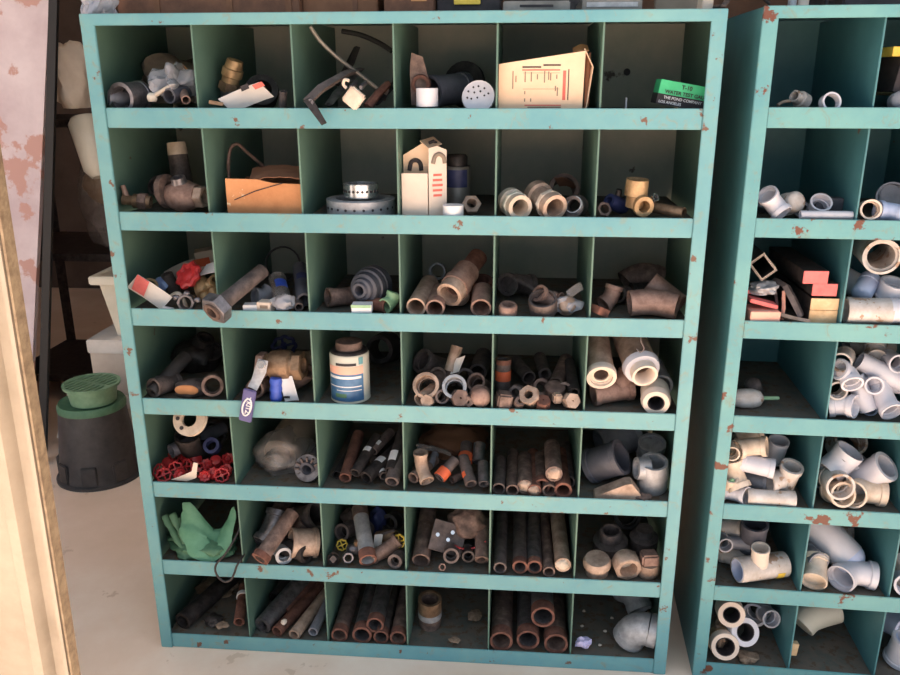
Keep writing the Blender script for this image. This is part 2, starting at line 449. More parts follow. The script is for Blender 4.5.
def tee(r, a, b, la=None, lb=None, m='iron', w=.2, rim=1.12, rb=None, part='side_branch'):
    a = Vector(a).normalized(); b = Vector(b).normalized(); la = la or r*2; lb = lb or r*2; q = rb or r
    i = r*(1-w)
    bm = lathe([(la, r*rim), (la-r*.5, r*rim), (la-r*.55, r), (-la+r*.55, r), (-la+r*.5, r*rim), (-la, r*rim), (-la, i), (la, i)], a)
    b2 = lathe([(lb, q*rim), (lb-q*.5, q*rim), (lb-q*.55, q), (r*.6, q), (r*.6, q*(1-w)*.5), (r*.85, q*(1-w)), (lb, q*(1-w))], b)
    return [('fitting_body', bm, m, [(part, b2, m)])]
def box(w, d, h, rot=(0,0,0), m='kraft', bev=.4, kids=None):
    return [('box_body', boxm(w, d, h, rot=rot, bev=bev), m)+((kids,) if kids else ())]
def blob(rx, ry, rz, m, seed=0, amp=.3, name='bag_body', sub=4): return [(name, crumple(rx, ry, rz, amp, seed, sub), m)]
def wire(pts, r, m='black', flat=1, k=6, name='wire_body', up=None): return [(name, sweep(smooth_path(pts, k), r, 10, flat=flat, up=up), m)]
def lat(prof, ax=F, m='iron', closed=True, name='fitting_body'): return [(name, lathe(prof, ax, closed=closed), m)]
A_ = lambda *a, **k: place(a[0], RA, *a[1:], **k)
B_ = lambda *a, **k: place(a[0], RB, *a[1:], **k)
# ================================================================ LEFT RACK
# ---- first row
A_('crumpled_bag', 1, 1, 150, 84, blob(34, 30, 24, 'film_brown', 3, .45), 'crumpled brown plastic bag behind grey coupling', 'bag', lift=0, d=.22)
A_('pipe_coupling', 1, 1, 131, 97, coup(14, 30, (-.25,-1,-.05), 'steel', .2), 'dull grey coupling lying open end forward', 'pipe fitting', d=.05)
A_('faucet_stem', 1, 1, 152, 98, [('stem_body', sweep([(-2,0,0),(4,1,3),(14,2,9),(22,6,13)], [2.4,2.4,1.8,2.2], 10), 'pvc_tan', [('knob', crumple(5,5,5,.1,2,3), 'cloth')])], 'pale knobbed faucet stem slanting up', 'faucet part', d=.03)
A_('clear_bag', 1, 1, 176, 84, blob(16, 24, 16, 'plastic_film', 8, .7), 'clear bluish plastic bag of small parts', 'bag', d=.09)
A_('pipe_nipple', 1, 1, 169, 96, pipe(7.5, 26, (.3,1,.1), 'pvc_dark', .2), 'short black nipple beside clear bag', 'pipe fitting', d=.03)
A_('pipe_nipple', 1, 1, 186, 100, pipe(4.5, 30, (-.5,1,.3), 'copper', .25), 'small purplish nipple by the right divider', 'pipe fitting', d=.02)
A_('paper_tag', 1, 1, 184, 76, [('tag_sheet', sheet((-8,0,8),(14,0,-13),(5,2,5), 1), 'kraft')], 'yellowish card strip at the back right', 'paper', d=.16)
A_('pipe_elbow', 1, 1, 116, 99, elbow(7, (-.8,-.6,.1), (.5,1,.2), 11, 11, 'pvc_grey'), 'grey bend in left corner', 'pipe fitting', d=.05)

A_('brass_union', 1, 2, 231, 78, [('union_body', lathe([(18,8),(10,9),(9,10.5),(2,10.5),(1,9),(-14,8),(-15,5),(17,5)], (.38,-.1,1)), 'brass', [('union_nut', prism(10.5,8,(.38,-.1,1),(-3,.8,-8),6,6), 'brass_dull')])], 'brass union standing tilted on end', 'pipe fitting', d=.10)
A_('iron_fitting', 1, 2, 228, 95, lat([(8,10),(0,11),(-6,9),(-6,5),(8,6)], (.2,-.4,1), 'steel'), 'grey iron fitting under the brass union', 'pipe fitting', d=.11)
A_('instruction_sheet', 1, 2, 246, 96, [('paper_sheet', sheet((-28,-3,-7),(43,0,16),(13,5,-14), 4, .4, 10, 3, wob=.02), 'paper', [('printed_block', sheet((-4,-3.8,5),(8,0,3),(1,.5,-5),0,.3,3), 'ink'), ('printed_block', sheet((8,-3.8,6),(10,0,3.6),(3,1,-4),0,.3,3), 'ink_red')])], 'white folded instruction sheet lying at the front', 'paper', d=.03)
A_('iron_fitting', 1, 2, 262, 92, lat([(6,16),(3,17),(-12,15),(-12,9),(6,10)], (.3,-1,.5), 'dark_iron'), 'dark round fitting behind white paper', 'pipe fitting', d=.12)
A_('tape_scrap', 1, 2, 216, 103, box(14, 8, 3.5, (0,10,20), 'brass_dull'), 'small tan scrap in the left corner', 'scrap', d=.02)
A_('iron_fitting', 1, 2, 283, 99, lat([(8,4),(-8,4),(-8,2),(8,2)], (.2,-.3,1), 'iron'), 'little upright nipple near right divider', 'pipe fitting', d=.05)

A_('clamp_jaw', 1, 3, 316, 104, [('bar_arm', sweep([(-8,-4,2),(4,4,14),(24,30,28),(34,60,32)], [9,9,7,5], 4, flat=.5), 'iron', [('hanging_leg', sweep([(-6,-5,4),(0,-7,-5),(9,-9,-18)], [9,8,6], 4, flat=.5), 'dark_iron'), ('pivot_bolt', lathe([(2,3),(-2,3)], F, (-3,-8,2), closed=False), 'steel')])], 'black steel clamp hooked over the shelf lip', 'tool', d=-.02, free=True)
A_('angle_bracket', 1, 3, 336, 92, [('bracket_plate', sweep([(-8,0,-12),(-2,20,0),(10,60,18)], [5,6,5], 4, flat=.35), 'steel')], 'grey tapered steel bracket leaning back', 'bracket', d=.05)
A_('angle_bracket', 1, 3, 350, 68, [('bracket_plate', sweep([(-8,-20,-16),(0,0,4),(6,10,20)], [5,5.5,4], 4, flat=.4), 'dark_iron')], 'dark strut standing behind the curved strap', 'bracket', d=.2)
A_('curved_strap', 1, 3, 340, 62, [('strap_body', sweep(smooth_path([(-26,-10,33),(-18,-6,20),(-2,0,4),(16,4,-10),(34,6,-24),(42,10,-30)]), 3.4, 8, flat=.6), 'grey_steel', [('strap_foot', boxm(7,5,12,(42,10,-31),(0,25,0)), 'rust')])], 'curved grey strap crossing the bin', 'strap', d=.06)
A_('rubber_hose', 1, 3, 362, 38, wire([(-26,30,8),(-6,25,4),(14,18,-4),(28,10,-12)], 2.6, 'black', name='hose_body'), 'black rubber hose arching across the top', 'hose', d=.12)
A_('square_block', 1, 3, 354, 98, [('cap_block', boxm(17,10,17,(0,0,0),(0,40,0),bev=1.5), 'pvc_tan', [('hook', sweep(smooth_path([(-7,0,9),(-10,0,13),(-8,-1,17),(-4,0,16)]),1.6,8), 'pvc_tan'), ('side_rail', boxm(3,30,4,(6,20,12),(10,0,0)), 'steel'), ('side_rail', boxm(3,30,4,(-4,22,12),(10,0,0)), 'steel')])], 'cream square cap hanging over the lip', 'cap', d=-.022, free=True)
A_('rusty_stub', 1, 3, 372, 101, [('stub_body', sweep([(-4,-2,-6),(4,10,6),(12,30,16)],[5,4,4],6), 'rust_red')], 'rusty iron stub beside the cream cap', 'pipe fitting', d=.03)
A_('angle_bracket', 1, 3, 386, 92, [('bracket_plate', sweep([(-10,0,-12),(-2,20,0),(7,50,14)], [4,5,4], 4, flat=.4), 'dark_iron')], 'dark bracket leaning against right divider', 'bracket', d=.05)

A_('rusty_plate', 1, 4, 420, 78, [('plate_body', poly([(-9,-26),(9,-26),(10,-4),(3,20),(-8,24),(-10,10)], 3), 'rust', [('round_boss', lathe([(3,9),(-2,10),(-2,6),(3,6)], F, (1,-2,-6)), 'rust_red')])], 'rust brown pointed plate leaning on the divider', 'plate', d=.08)
A_('pipe_coupling', 1, 4, 448, 90, coup(15, 46, (-.9,-1,-.1), 'pvc_dark', .15), 'black coupling lying behind the white cup', 'pipe fitting', d=.13)
A_('drain_flange', 1, 4, 464, 84, lat([(3,22),(-3,22),(-3,12),(3,12)], (-.4,-1,.25), 'dark_iron'), 'dark round flange propped at the back', 'flange', d=.24)
A_('pipe_plug', 1, 4, 427, 97, lat([(8.5,11),(-9,11),(-9,9.6),(7,9.6),(7,.1),(8.5,.1)], (0,0,1), 'pvc'), 'white plastic cup standing at the front', 'cap', d=.02)
A_('perforated_disk', 1, 4, 481, 97, [('disk_body', lathe([(2,16.3),(0,17),(-2,16.3),(-2,.1),(1,.1),(1,15)], (-.1,-1,.35)), 'pvc', [('drain_hole', lathe([(1.6,1.0),(.8,1.0)], (-.1,-1,.35), (x,0,z), 8, False), 'ink') for (x,z) in [(-10,5),(-5,9),(0,10),(6,8),(10,3),(-11,-1),(-4,4),(2,5),(6,1),(-7,-2),(-1,-1),(2,-4),(6,-6),(-3,-6),(-9,-7)]])], 'white perforated drain disk tilted upright', 'drain cover', d=.035)

# cream carton with print
ck = []
for (x0, z0, x1, z1, mm) in [(-20,13.4,-1.5,14.8,'ink'),(0.5,15.2,17.5,16.6,'ink'),(-20,10.8,17,11.9,'ink_red'),(20,-17,23,10.8,'ink_red'),(25,-17,26,12,'ink'),(-17,-22.5,19,-21.4,'ink_red'),(-14,-24.2,19,-23.4,'ink')]:
    ck.append(('printed_line', boxm(x1-x0,.3,z1-z0,((x0+x1)/2,-12.2,(z0+z1)/2),bev=0), mm))
for i, (x, z, l) in enumerate([(-29,2,17),(-26,3,6),(-17,5,10),(-11,5,9),(-5,5,5),(2,5,11),(6,6,8),(8,5,7),(14,5,4),(-17,-10,3),(-17,-17,3),(-11,-17,3),(15,-9,8),(13,-6,5),(21.5,-6,12)]):
    ck.append(('printed_text', boxm(1.1,.3,l,(x,-12.15,z),bev=0), 'ink_grey'))
for z in (8.6, -6.5): ck.append(('ruled_line', boxm(36,.25,.35,(-1,-12.1,z),bev=0), 'ink_grey'))
bm = poly([(-43,-28),(40,-27),(41,29),(-43,17)], 24)
flap = sheet((42,-7,-26),(5,0,4),(0,6,50), 1.5, .8, 8, 2)
flap2 = sheet((30,-2,26),(15,0,3),(0,22,6), 2, .8, 8, 4, wob=.05)
lip = sheet((55,-10,-18),(0,0,36),(-4,14,8), 1, .8, 6, 1)
rc = A_('printed_carton', 1, 5, 542, 82, [('carton_body', bm, 'carton', ck), ('inner_flap', flap, 'kraft_dark'), ('torn_flap', flap2, 'kraft'), ('side_flap', sheet((44,-11,-26),(5,0,40),(-1,8,0), 0, .8, 4, 2), 'carton'), ('side_flap', sheet((49,-11,14),(-9,0,17),(0,9,0), 0, .8, 4, 5), 'carton')], 'cream printed cardboard carton with torn open right flap', 'box', d=.05)

# green gauge box with its words
g = boxm(48,34,23,bev=.5)
u = V(.985,0,-.17).normalized(); up = V(.17,0,.985).normalized()
R_ = Euler((0, math.radians(9.8), 0)).to_matrix()
def rotbm(bm, M=R_):
    bmesh.ops.transform(bm, matrix=M.to_4x4(), verts=bm.verts); return bm
gk = [('dark_band', rotbm(boxm(48.3,34.2,10,(0,0,-6.7),bev=0)), 'ink'),
      ('printed_text', rotbm(text_bm('T-10', 5.4, (-3,-17.5,5.4), (1,0,0), (0,0,1), .2, True)), 'ink'),
      ('printed_text', rotbm(text_bm('WATER TEST GAUGE', 4.7, (-18,-17.5,-.5), (1,0,0), (0,0,1), .2, True)), 'ink'),
      ('printed_text', rotbm(text_bm('THE POND COMPANY', 3.7, (-18,-17.3,-5.8), (1,0,0), (0,0,1), bold=True)), 'white'),
      ('printed_text', rotbm(text_bm('LOS ANGELES', 3.6, (-22,-17.3,-10.2), (1,0,0), (0,0,1), bold=True)), 'white')]
A_('gauge_box', 1, 6, 685, 95, [('box_body', rotbm(g), 'box_green', gk)], 'bright green water test gauge box tilted by the stile', 'box', d=.075)
A_('bolt', 1, 6, 627, 72, [('bolt_head', lathe([(1,.1),(1,3),(-.5,3.4),(-.5,.1)], F), 'ink')], 'dark bolt head on the back panel', 'bolt', d=.381)
A_('bolt', 1, 6, 626, 104, [('bolt_shank', lathe([(6,1.1),(-6,1.1)], (0,0,1), closed=False), 'galv')], 'tiny silver bolt standing at the front', 'bolt', d=.06)

# ---- second row
A_('gate_valve', 2, 1, 184, 199, [('valve_body', lathe([(17,11),(10,13),(4,16),(-4,16),(-12,13),(-18,11),(-18,7),(17,7)], (1,-.25,.05)), 'copper', [('bonnet', lathe([(20,7),(6,9),(6,5),(20,5)], (-.1,-.3,1)), 'steel')]),
    ('flange', lathe([(3,17),(-3,17),(-3,8),(3,8)], (1,-.2,.15), (-18,3,4)), 'rust'), ('end_nut', prism(11,10,(1,-.25,0),(20,-5,0),6,7), 'tan_metal')], 'large dull brass gate valve on its side', 'valve', d=.075)
A_('pipe_nipple', 2, 1, 180, 168, [('nipple_body', lathe([(14,9.5),(-18,10.5),(-18,6),(14,6)], (-.1,.1,1)), 'iron', [('tan_cap', lathe([(25,9),(13,9.8),(13,8),(24,7.6),(24,.1),(25,.1)], (-.1,.1,1)), 'pvc_tan')])], 'upright iron nipple with cream capped end', 'pipe fitting', d=.17)
A_('stop_valve', 2, 1, 136, 201, [('valve_body', lathe([(14,5),(4,5),(3,7),(-6,7),(-14,6),(-14,3),(14,3)], (-1,-.1,.1)), 'brass_dull', [('valve_stem', lathe([(16,2.4),(0,3)], (-.25,0,1), (-9,0,0), closed=False), 'copper'), ('lock_nut', prism(8.5,8,(-1,-.1,.1),(6,0,0),6,4), 'rust')])], 'small copper stop valve at the left', 'valve', d=.06)
A_('pipe_elbow', 2, 1, 165, 190, elbow(9, (-.2,-1,.5), (.5,.8,0), 14, 16, 'iron'), 'iron elbow behind the large gate valve', 'pipe fitting', d=.2)

kb = poly([(-38,-17),(38,-17),(38,13),(10,14),(-6,17.5),(-38,18)], 2.4)
A_('torn_box', 2, 2, 264, 197, [('front_panel', kb, 'kraft', [('tear_line', sweep([(-30,-1.6,-3),(-8,-1.6,6),(20,-1.6,14)], .5, 5), 'ink')]),
   ('side_panel', boxm(2,60,28,(-37,30,-3)), 'kraft'), ('side_panel', boxm(2,60,26,(37,30,-4)), 'kraft'), ('bottom_panel', boxm(74,60,2,(0,30,-16)), 'kraft_dark'),
   ('top_flap', sheet((-14,0,16),(52,0,2),(-4,26,9), 3, .8, 10, 4, wob=.03), 'kraft_dark'), ('back_panel', boxm(74,2,30,(0,59,-2)), 'kraft_dark')], 'orange brown cardboard box with torn top', 'box', d=.03)
A_('bent_strap', 2, 2, 244, 165, wire([(-16,0,-18),(-16,0,0),(-13,2,16),(-6,4,20),(2,6,12),(14,10,0),(26,14,-14)], 2.6, 'rust', .6, name='strap_body'), 'dark bent iron strap rising from orange box', 'strap', d=.10)

def coil(R, h, m='galv', k=30):
    b = lathe([(h/2,R),(-h/2,R),(-h/2,R*.72),(h/2,R*.72)], (0,0,1), n=40)
    for j in range(3): lathe([(h/2+.5,R*(.9-.07*j)),(-h/2,R*(.9-.07*j)),(-h/2,R*(.87-.07*j)),(h/2+.5,R*(.87-.07*j))], (0,0,1), n=40, bm=b)
    holes = [('strap_hole', lathe([(.4,1.3),(-.4,1.3)], (math.cos(a),math.sin(a),0), (R*math.cos(a),R*math.sin(a),0), 8, False), 'ink') for a in [math.radians(-165+i*15) for i in range(11)]]
    return [('strap_coil', b, m, holes)]
A_('strapping_coil', 2, 3, 361, 206, coil(34, 15), 'large coil of perforated silver strapping at the bottom', 'strapping coil', d=.085)
A_('strapping_coil', 2, 3, 361, 190, coil(17.5, 13, 'silver'), 'small shiny coil of perforated strapping on top', 'strapping coil', d=.085, free=True)

card = [('front_panel', boxm(26,1,44,(-11,-12,-14)), 'white_card'), ('side_panel', poly([(0,0),(19,0),(19,66),(9,70),(0,68)], 1), 'white_card', [])]
sp = card[1][1]; bmesh.ops.rotate(sp, cent=(0,0,0), matrix=Matrix.Rotation(math.radians(28), 3, 'Z'), verts=sp.verts); bmesh.ops.translate(sp, vec=(3,-12,-36), verts=sp.verts)
card[1] = ('side_panel', sp, 'white_card', [('red_lettering', boxm(11-abs(i),.5,2.2,(11.4,-8.2,-4+i*5),(0,0,28),bev=0), 'ink_red') for i in range(-2,3)]+[('handle_cutout', sweep(smooth_path([(7,-10.4,17),(9,-9.3,24),(13,-7.2,26),(17,-5,23),(18,-4.4,17)]), [2.2]*25, 8), 'ink_grey')])
bp = poly([(-24,-36),(4,-36),(4,36),(-4,36),(-24,24)], 1)
bmesh.ops.translate(bp, vec=(0,4,0), verts=bp.verts)
card.append(('back_panel', bp, 'carton', [('handle_cutout', sweep(smooth_path([(-18,3,9),(-16,3,17),(-11,3,19),(-7,3,16),(-6,3,9)]), [2.2]*25, 8), 'ink')]))
card.append(('top_flap', sheet((3,-12,32),(12,14,3),(-10,14,6), 0, .7, 6, 3), 'carton', [('handle_cutout', sweep([(3,-4,36.5),(7,-1,38),(9,3,36.5)], 1.6, 8), 'ink')]))
A_('handled_box', 2, 4, 427, 180, card, 'white card box with open top and hand hole', 'box', d=.05)
A_('adhesive_can', 2, 4, 457, 184, [('can_body', lathe([(18,12.5),(16,13.5),(-24,13.5),(-24,.1),(18,.1)], (0,0,1)), 'grey_steel', [('blue_label', arc_patch(13.6,-2,15,-50,50,(0,0,1)), 'navy'), ('screw_lid', lathe([(29,9),(27,10.5),(18,10.5),(18,.1),(29,.1)], (0,0,1)), 'dark_iron')])], 'dark can with a navy label behind white box', 'can', d=.16)
A_('pipe_plug', 2, 4, 453, 211, lat([(6,10.5),(-6,10.5),(-6,9),(5,9),(5,.1),(6,.1)], (0,0,1), 'white'), 'small white cap beside the tall white box', 'cap', d=.02)
A_('tan_bushing', 2, 4, 471, 208, bushing(9, 14, (.2,-1,.6), 'tan_metal'), 'tan bushing next to the white cap', 'pipe fitting', d=.07)

A_('male_adapter', 2, 5, 554, 211, [('fitting_body', lathe([(2,13.5),(-8,13.5),(-9,11.5),(-30,11.5),(-31,14.5),(-40,14.5),(-44,10),(-44,8),(2,9.5)], (.5,-1,-.25)), 'tan_metal', [('hex_collar', prism(14.8,6,(.5,-1,-.25),(-4.5,9,2),8,11), 'pvc_tan')])], 'long cream adapter slanting down to the right', 'pipe fitting', d=.02)
A_('male_adapter', 2, 5, 517, 209, [('fitting_body', lathe([(2,12.5),(-7,12.5),(-8,11),(-18,11),(-19,14),(-27,14),(-27,8),(2,8.5)], (.4,-1,-.1)), 'pvc_tan', [('hex_collar', prism(14,5,(.4,-1,-.1),(-4,9,1),8,10), 'cream')])], 'short cream adapter at the left', 'pipe fitting', d=.02)
A_('iron_fitting', 2, 5, 563, 196, lat([(8,15),(4,16),(-10,15),(-10,11),(8,11)], (.1,-1,.5), 'rust'), 'rusty ring behind the long cream adapter', 'pipe fitting', d=.18)
A_('pipe_coupling', 2, 5, 578, 207, coup(10, 24, (-.3,-1,.1), 'iron', .25), 'dark coupling by the right divider', 'pipe fitting', d=.06)
A_('card_scrap', 2, 5, 568, 186, [('scrap_sheet', sheet((-14,0,8),(20,2,-6),(6,14,-10), 3, .6, 6, 5, wob=.06), 'kraft_dark')], 'torn brown card scrap on the rear fittings', 'scrap', d=.15)
A_('hose_clamp', 2, 5, 574, 205, lat([(2,9),(-2,9),(-2,8),(2,8)], (-.6,-1,.6), 'galv'), 'thin steel hose clamp ring over dark coupling', 'clamp', d=.035)

A_('brass_valve', 2, 6, 636, 193, [('valve_body', lathe([(14,11),(-2,11.5),(-3,9),(-14,9),(-14,5),(8,6),(9,9),(14,9)], (.05,-.1,1)), 'brass', [('valve_mouth', lathe([(12,10),(8,10.5),(7,8),(-4,8),(-4,5),(12,6)], (.25,-1,-.05), (4,-3,-11)), 'brass'), ('hex_band', prism(11.6,6,(.05,-.1,1),(0,0,4),6,9), 'brass_dull')])], 'brass valve with round mouth facing out', 'valve', d=.05)
A_('chrome_stub', 2, 6, 656, 197, pipe(4.5, 16, (-.5,.6,-.5), 'silver', .3), 'short shiny chrome stub beside brass valve', 'pipe fitting', d=.05, lift=4)
A_('copper_pipe', 2, 6, 684, 213, pipe(5.5, 44, (-.72,.6,.05), 'brass_dull', .3), 'dull copper pipe lying towards the stile', 'pipe', d=.02)
A_('dark_valve', 2, 6, 617, 204, [('valve_body', lathe([(12,7),(4,8),(-8,8),(-12,6),(-12,4),(12,4)], (-.8,-.6,.4)), 'navy', [('stem', lathe([(12,3),(0,3.5)], (.1,-.2,1), (0,0,3), closed=False), 'dark_iron')])], 'dark bluish valve left of the brass one', 'valve', d=.09)
A_('iron_fitting', 2, 6, 603, 210, nut(8, 8, (.4,-1,.5), 'rust'), 'rusty nut near the left divider', 'pipe fitting', d=.05)

# ---- third row
def handwheel(r, ax, c=(0,0,0), m='red'):
    x, y, z = basis(ax); c = Vector(c)
    pts = []
    for k in range(40):
        a = 2*math.pi*k/40; rr = r*(1+.07*math.cos(8*a)); pts.append(c+(x*math.cos(a)+y*math.sin(a))*rr)
    pts.append(pts[0]); b = sweep(pts, r*.17, 8)
    for k in range(4):
        a = math.pi/2*k+.3; sweep([c, c+(x*math.cos(a)+y*math.sin(a))*r], r*.13, 6, bm=b)
    lathe([(r*.25,r*.28),(-r*.25,r*.28)], ax, c, 12, False, bm=b)
    return b
def handwheel_solid(r, ax, c=(0,0,0)):
    x, y, z = basis(ax); c = Vector(c); n = 48; rr = []
    for s, q in [(-3,.4),(-3,.9),(-1,1),(2,1),(3.4,.82),(2,.45),(3,.3),(3,.02)]:
        rr.append([c+z*s+(x*math.cos(2*math.pi*k/n)+y*math.sin(2*math.pi*k/n))*r*q*((1+.09*math.cos(8*2*math.pi*k/n)) if q > .6 else 1) for k in range(n)])
    return rings(bmesh.new(), rr, False, True, True)
A_('hose_bibb', 3, 1, 203, 289, [('valve_body', lathe([(18,4.5),(8,5),(7,8),(0,8.5),(-9,8),(-10,6),(-20,6),(-20,3),(18,3)], (.55,-.8,-.75)), 'brass', [('spout', sweep(smooth_path([(0,0,0),(8,0,4),(12,-3,-4),(14,-5,-12)]), 5, 12, .7), 'brass')]),
   ('handwheel', handwheel_solid(14, (-.35,-.75,.6), (-13,-1,14)), 'red', [('white_disc', sheet((-5,3,12),(22,-4,6),(6,10,10), 1, .6, 6), 'white')])], 'brass garden tap with a red handwheel', 'valve', d=.07)
A_('price_card', 3, 1, 152, 298, [('card_sheet', sheet((-14,0,12),(34,-3,-22),(-14,2,-14), 1, .5, 8), 'paper', [('red_corner', sheet((-14.5,-1,12),(12,-1,-7),(-8,1,-15), .2, .6, 4), 'red_paint')])], 'white price card with a red corner', 'paper', d=.03)
A_('compression_ring', 3, 1, 150, 287, lat([(4,8),(-4,8),(-4,5.5),(4,5.5)], (.5,-1,.8), 'brass'), 'brass ring behind the red cornered card', 'pipe fitting', d=.09)
A_('blue_button', 3, 1, 162, 284, lat([(4,7),(-4,8),(-4,.1),(6,.1)], (.3,-1,.4), 'glass_blue', name='knob_body'), 'pale blue round knob near the rear', 'knob', d=.12)
A_('swivel_nut', 3, 1, 187, 304, [('nut_body', prism(9,10,(.1,-1,.15),(0,0,0),8,6), 'steel')]+[('wing', crumple(3.5,3,3,.2,i,3,c=(12*math.cos(a),0,9*math.sin(a))), 'steel') for i, a in enumerate([.3,1.5,2.6])], 'grey winged nut low at the front', 'pipe fitting', d=.02)
A_('metal_bracket', 3, 1, 170, 303, wire([(-8,0,-4),(0,4,6),(10,2,8),(18,-2,-6)], 2.4, 'pvc_tan', .5, name='bracket_body'), 'curved tan bracket behind the winged nut', 'bracket', d=.04)
A_('supply_valve', 3, 1, 171, 285, lat([(12,6),(-2,7),(-12,6),(-12,3),(12,3)], (-.2,-.2,1), 'iron'), 'dull iron valve stub standing mid bin', 'valve', d=.13)
A_('receipt', 3, 1, 177, 268, [('paper_sheet', sheet((-17,0,-7),(32,0,14),(4,5,-16), 3, .5, 8, 2, wob=.03), 'paper')], 'grey white receipt slanting at the back', 'paper', d=.22)
A_('small_box', 3, 1, 207, 260, box(20, 20, 22, (0,-8,20), 'white_card', kids=[('orange_panel', boxm(16,.4,8,(-1,-11.8,0),(0,-8,20),bev=0), 'orange')]), 'small white and orange box in back right corner', 'box', d=.23)
A_('white_tag', 3, 1, 168, 309, box(11, 5, 3, (0,10,0), 'white'), 'tiny white tag lying at the lip', 'scrap', d=.02)
A_('brass_tee', 3, 1, 211, 283, tee(5.5, (.7,-.6,.4), (.3,-.7,-.6), 10, 10, 'brass'), 'brass tee beside the tap', 'pipe fitting', d=.08)

A_('nut_ended_pipe', 3, 2, 217, 308, [('hex_nut', prism(15.5,12,(-.58,-1,-.52),(0,0,0),6,7), 'steel', [('nut_ring', lathe([(8,9.5),(-2,9.5),(-2,6),(8,6)], (-.58,-1,-.52)), 'rust')]), ('pipe_body', lathe([(-5,8),(-66,7.4),(-66,4),(-5,4.5)], (-.58,-1,-.48)), 'iron')], 'long iron pipe with hex nut poking over the lip', 'pipe', d=-.045, free=True)
A_('wrapped_nipple', 3, 2, 283, 303, pipe(9, 46, (-.42,1,.35), 'film_dull', .3, st=[(18,32,-30,50,'blue')])+[('plastic_wrap', crumple(11,9,8,.5,4,3), 'plastic_film')], 'pipe nipple in crinkled clear wrap', 'pipe fitting', d=.02, lift=5)
A_('wrapped_nipple', 3, 2, 306, 300, pipe(8, 62, (-.32,1,.35), 'pvc_dark', .3, st=[(30,40,-40,40,'navy')]), 'dark blue nipple leaning on the right divider', 'pipe fitting', d=.04, lift=3)
A_('wrapped_nipple', 3, 2, 299, 307, pipe(4.5, 60, (-.3,1,.08), 'iron', .3), 'thin iron nipple between wrapped ones', 'pipe fitting', d=.02)
A_('hose_loop', 3, 2, 283, 266, lat([(1.3,18),(-1.3,18),(-1.3,16.4),(1.3,16.4)], (.05,-1,.3), 'dark_iron', name='loop_body'), 'thin dark hoop standing at the back', 'hoop', d=.3)
A_('pipe_elbow', 3, 2, 264, 297, elbow(8, (-.7,-.7,.2), (.6,.6,.6), 10, 10, 'pvc_grey'), 'grey plastic bend behind white boxes', 'pipe fitting', d=.08)
A_('small_box', 3, 2, 252, 307, box(16, 12, 7, (0,0,8), 'white'), 'flat white box nearest the hex nut', 'box', d=.02)
A_('small_box', 3, 2, 266, 306, box(14, 14, 11, (0,0,-4), 'white_card', kids=[('box_label', boxm(8,.3,3,(0,-7.3,1),(0,0,-4),bev=0), 'ink_grey')]), 'square white box beside wrapped nipple', 'box', d=.022)

A_('bell_reducer', 3, 3, 363, 289, lat([(8,5),(8,7.5),(5,8.5),(4,11),(0,12),(-1,15),(-8,16),(-9,18),(-16,18.5),(-17,19.5),(-26,19.5),(-30,16),(-30,4),(6,4.6)], (-.35,-1,.0), 'pvc_dark'), 'large stepped black reducer facing out', 'pipe fitting', d=.05, lift=0)
A_('printed_box', 3, 3, 362, 308, box(20, 14, 9, (0,0,3), 'white', kids=[('green_stripe', boxm(19.8,.4,3,(0,-7,3),(0,0,3),bev=0), 'light_green')]), 'little white box with green stripe', 'box', d=.015)
A_('green_elbow', 3, 3, 391, 302, elbow(7, (-.5,-.8,-.2), (.4,.2,1), 10, 10, 'light_green'), 'pale green bend by the right divider', 'pipe fitting', d=.05)
A_('rusty_fitting', 3, 3, 340, 303, coup(9, 26, (-.8,-.6,.1), 'rust', .2), 'rusty coupling left under black reducer', 'pipe fitting', d=.08)
A_('rusty_fitting', 3, 3, 378, 307, coup(7, 22, (.9,-.4,.0), 'rust_red', .2), 'rusty stub right of the little box', 'pipe fitting', d=.05)

A_('copper_adapter', 3, 4, 449, 295, [('fitting_body', lathe([(0,13.5),(-13,13.5),(-14,12),(-22,12),(-22,10.5),(-3,9.5),(0,10)], (-.42,-1,-.42)), 'tan_metal', [('ribbed_collar', lathe([(-13,15),(-22,15),(-23,13.5),(-44,13.5),(-44,8),(-13,9)], (-.42,-1,-.42)), 'copper'), ('rusty_tail', lathe([(-44,10),(-72,10),(-72,6),(-44,6)], (-.42,-1,-.42)), 'rust_red')])], 'bright tan copper adapter topping the pile', 'pipe fitting', d=.03, lift=14)
A_('short_pipe', 3, 4, 416, 308, pipe(10, 62, (.12,1,.15), 'tan_metal', .2), 'tan pipe at the left divider', 'pipe', d=.02)
A_('short_pipe', 3, 4, 435, 314, pipe(9.5, 50, (0,1,.1), 'copper', .2), 'copper pipe second from left divider', 'pipe', d=.015)
A_('pipe_plug', 3, 4, 459, 309, cap(10, 12, (.1,-1,.2), 'tan_metal'), 'smooth tan cap below bright adapter', 'cap', d=.10)
A_('short_pipe', 3, 4, 481, 310, pipe(10.5, 36, (.0,1,.25), 'copper', .2), 'copper pipe mouth at the bottom right', 'pipe', d=.02)
A_('rusty_nipple', 3, 4, 481, 290, lat([(9,12),(2,12),(1,13),(-8,13),(-9,12),(-14,12),(-14,8),(9,8)], (.05,-.3,1), 'rust_red'), 'rusty ribbed nipple standing at right', 'pipe fitting', d=.13)
A_('iron_ring', 3, 4, 438, 271, lat([(4,8.5),(-4,8.5),(-4,6.5),(4,6.5)], (-.1,-1,.15), 'galv'), 'thin ring set behind at the rear', 'pipe fitting', d=.28)

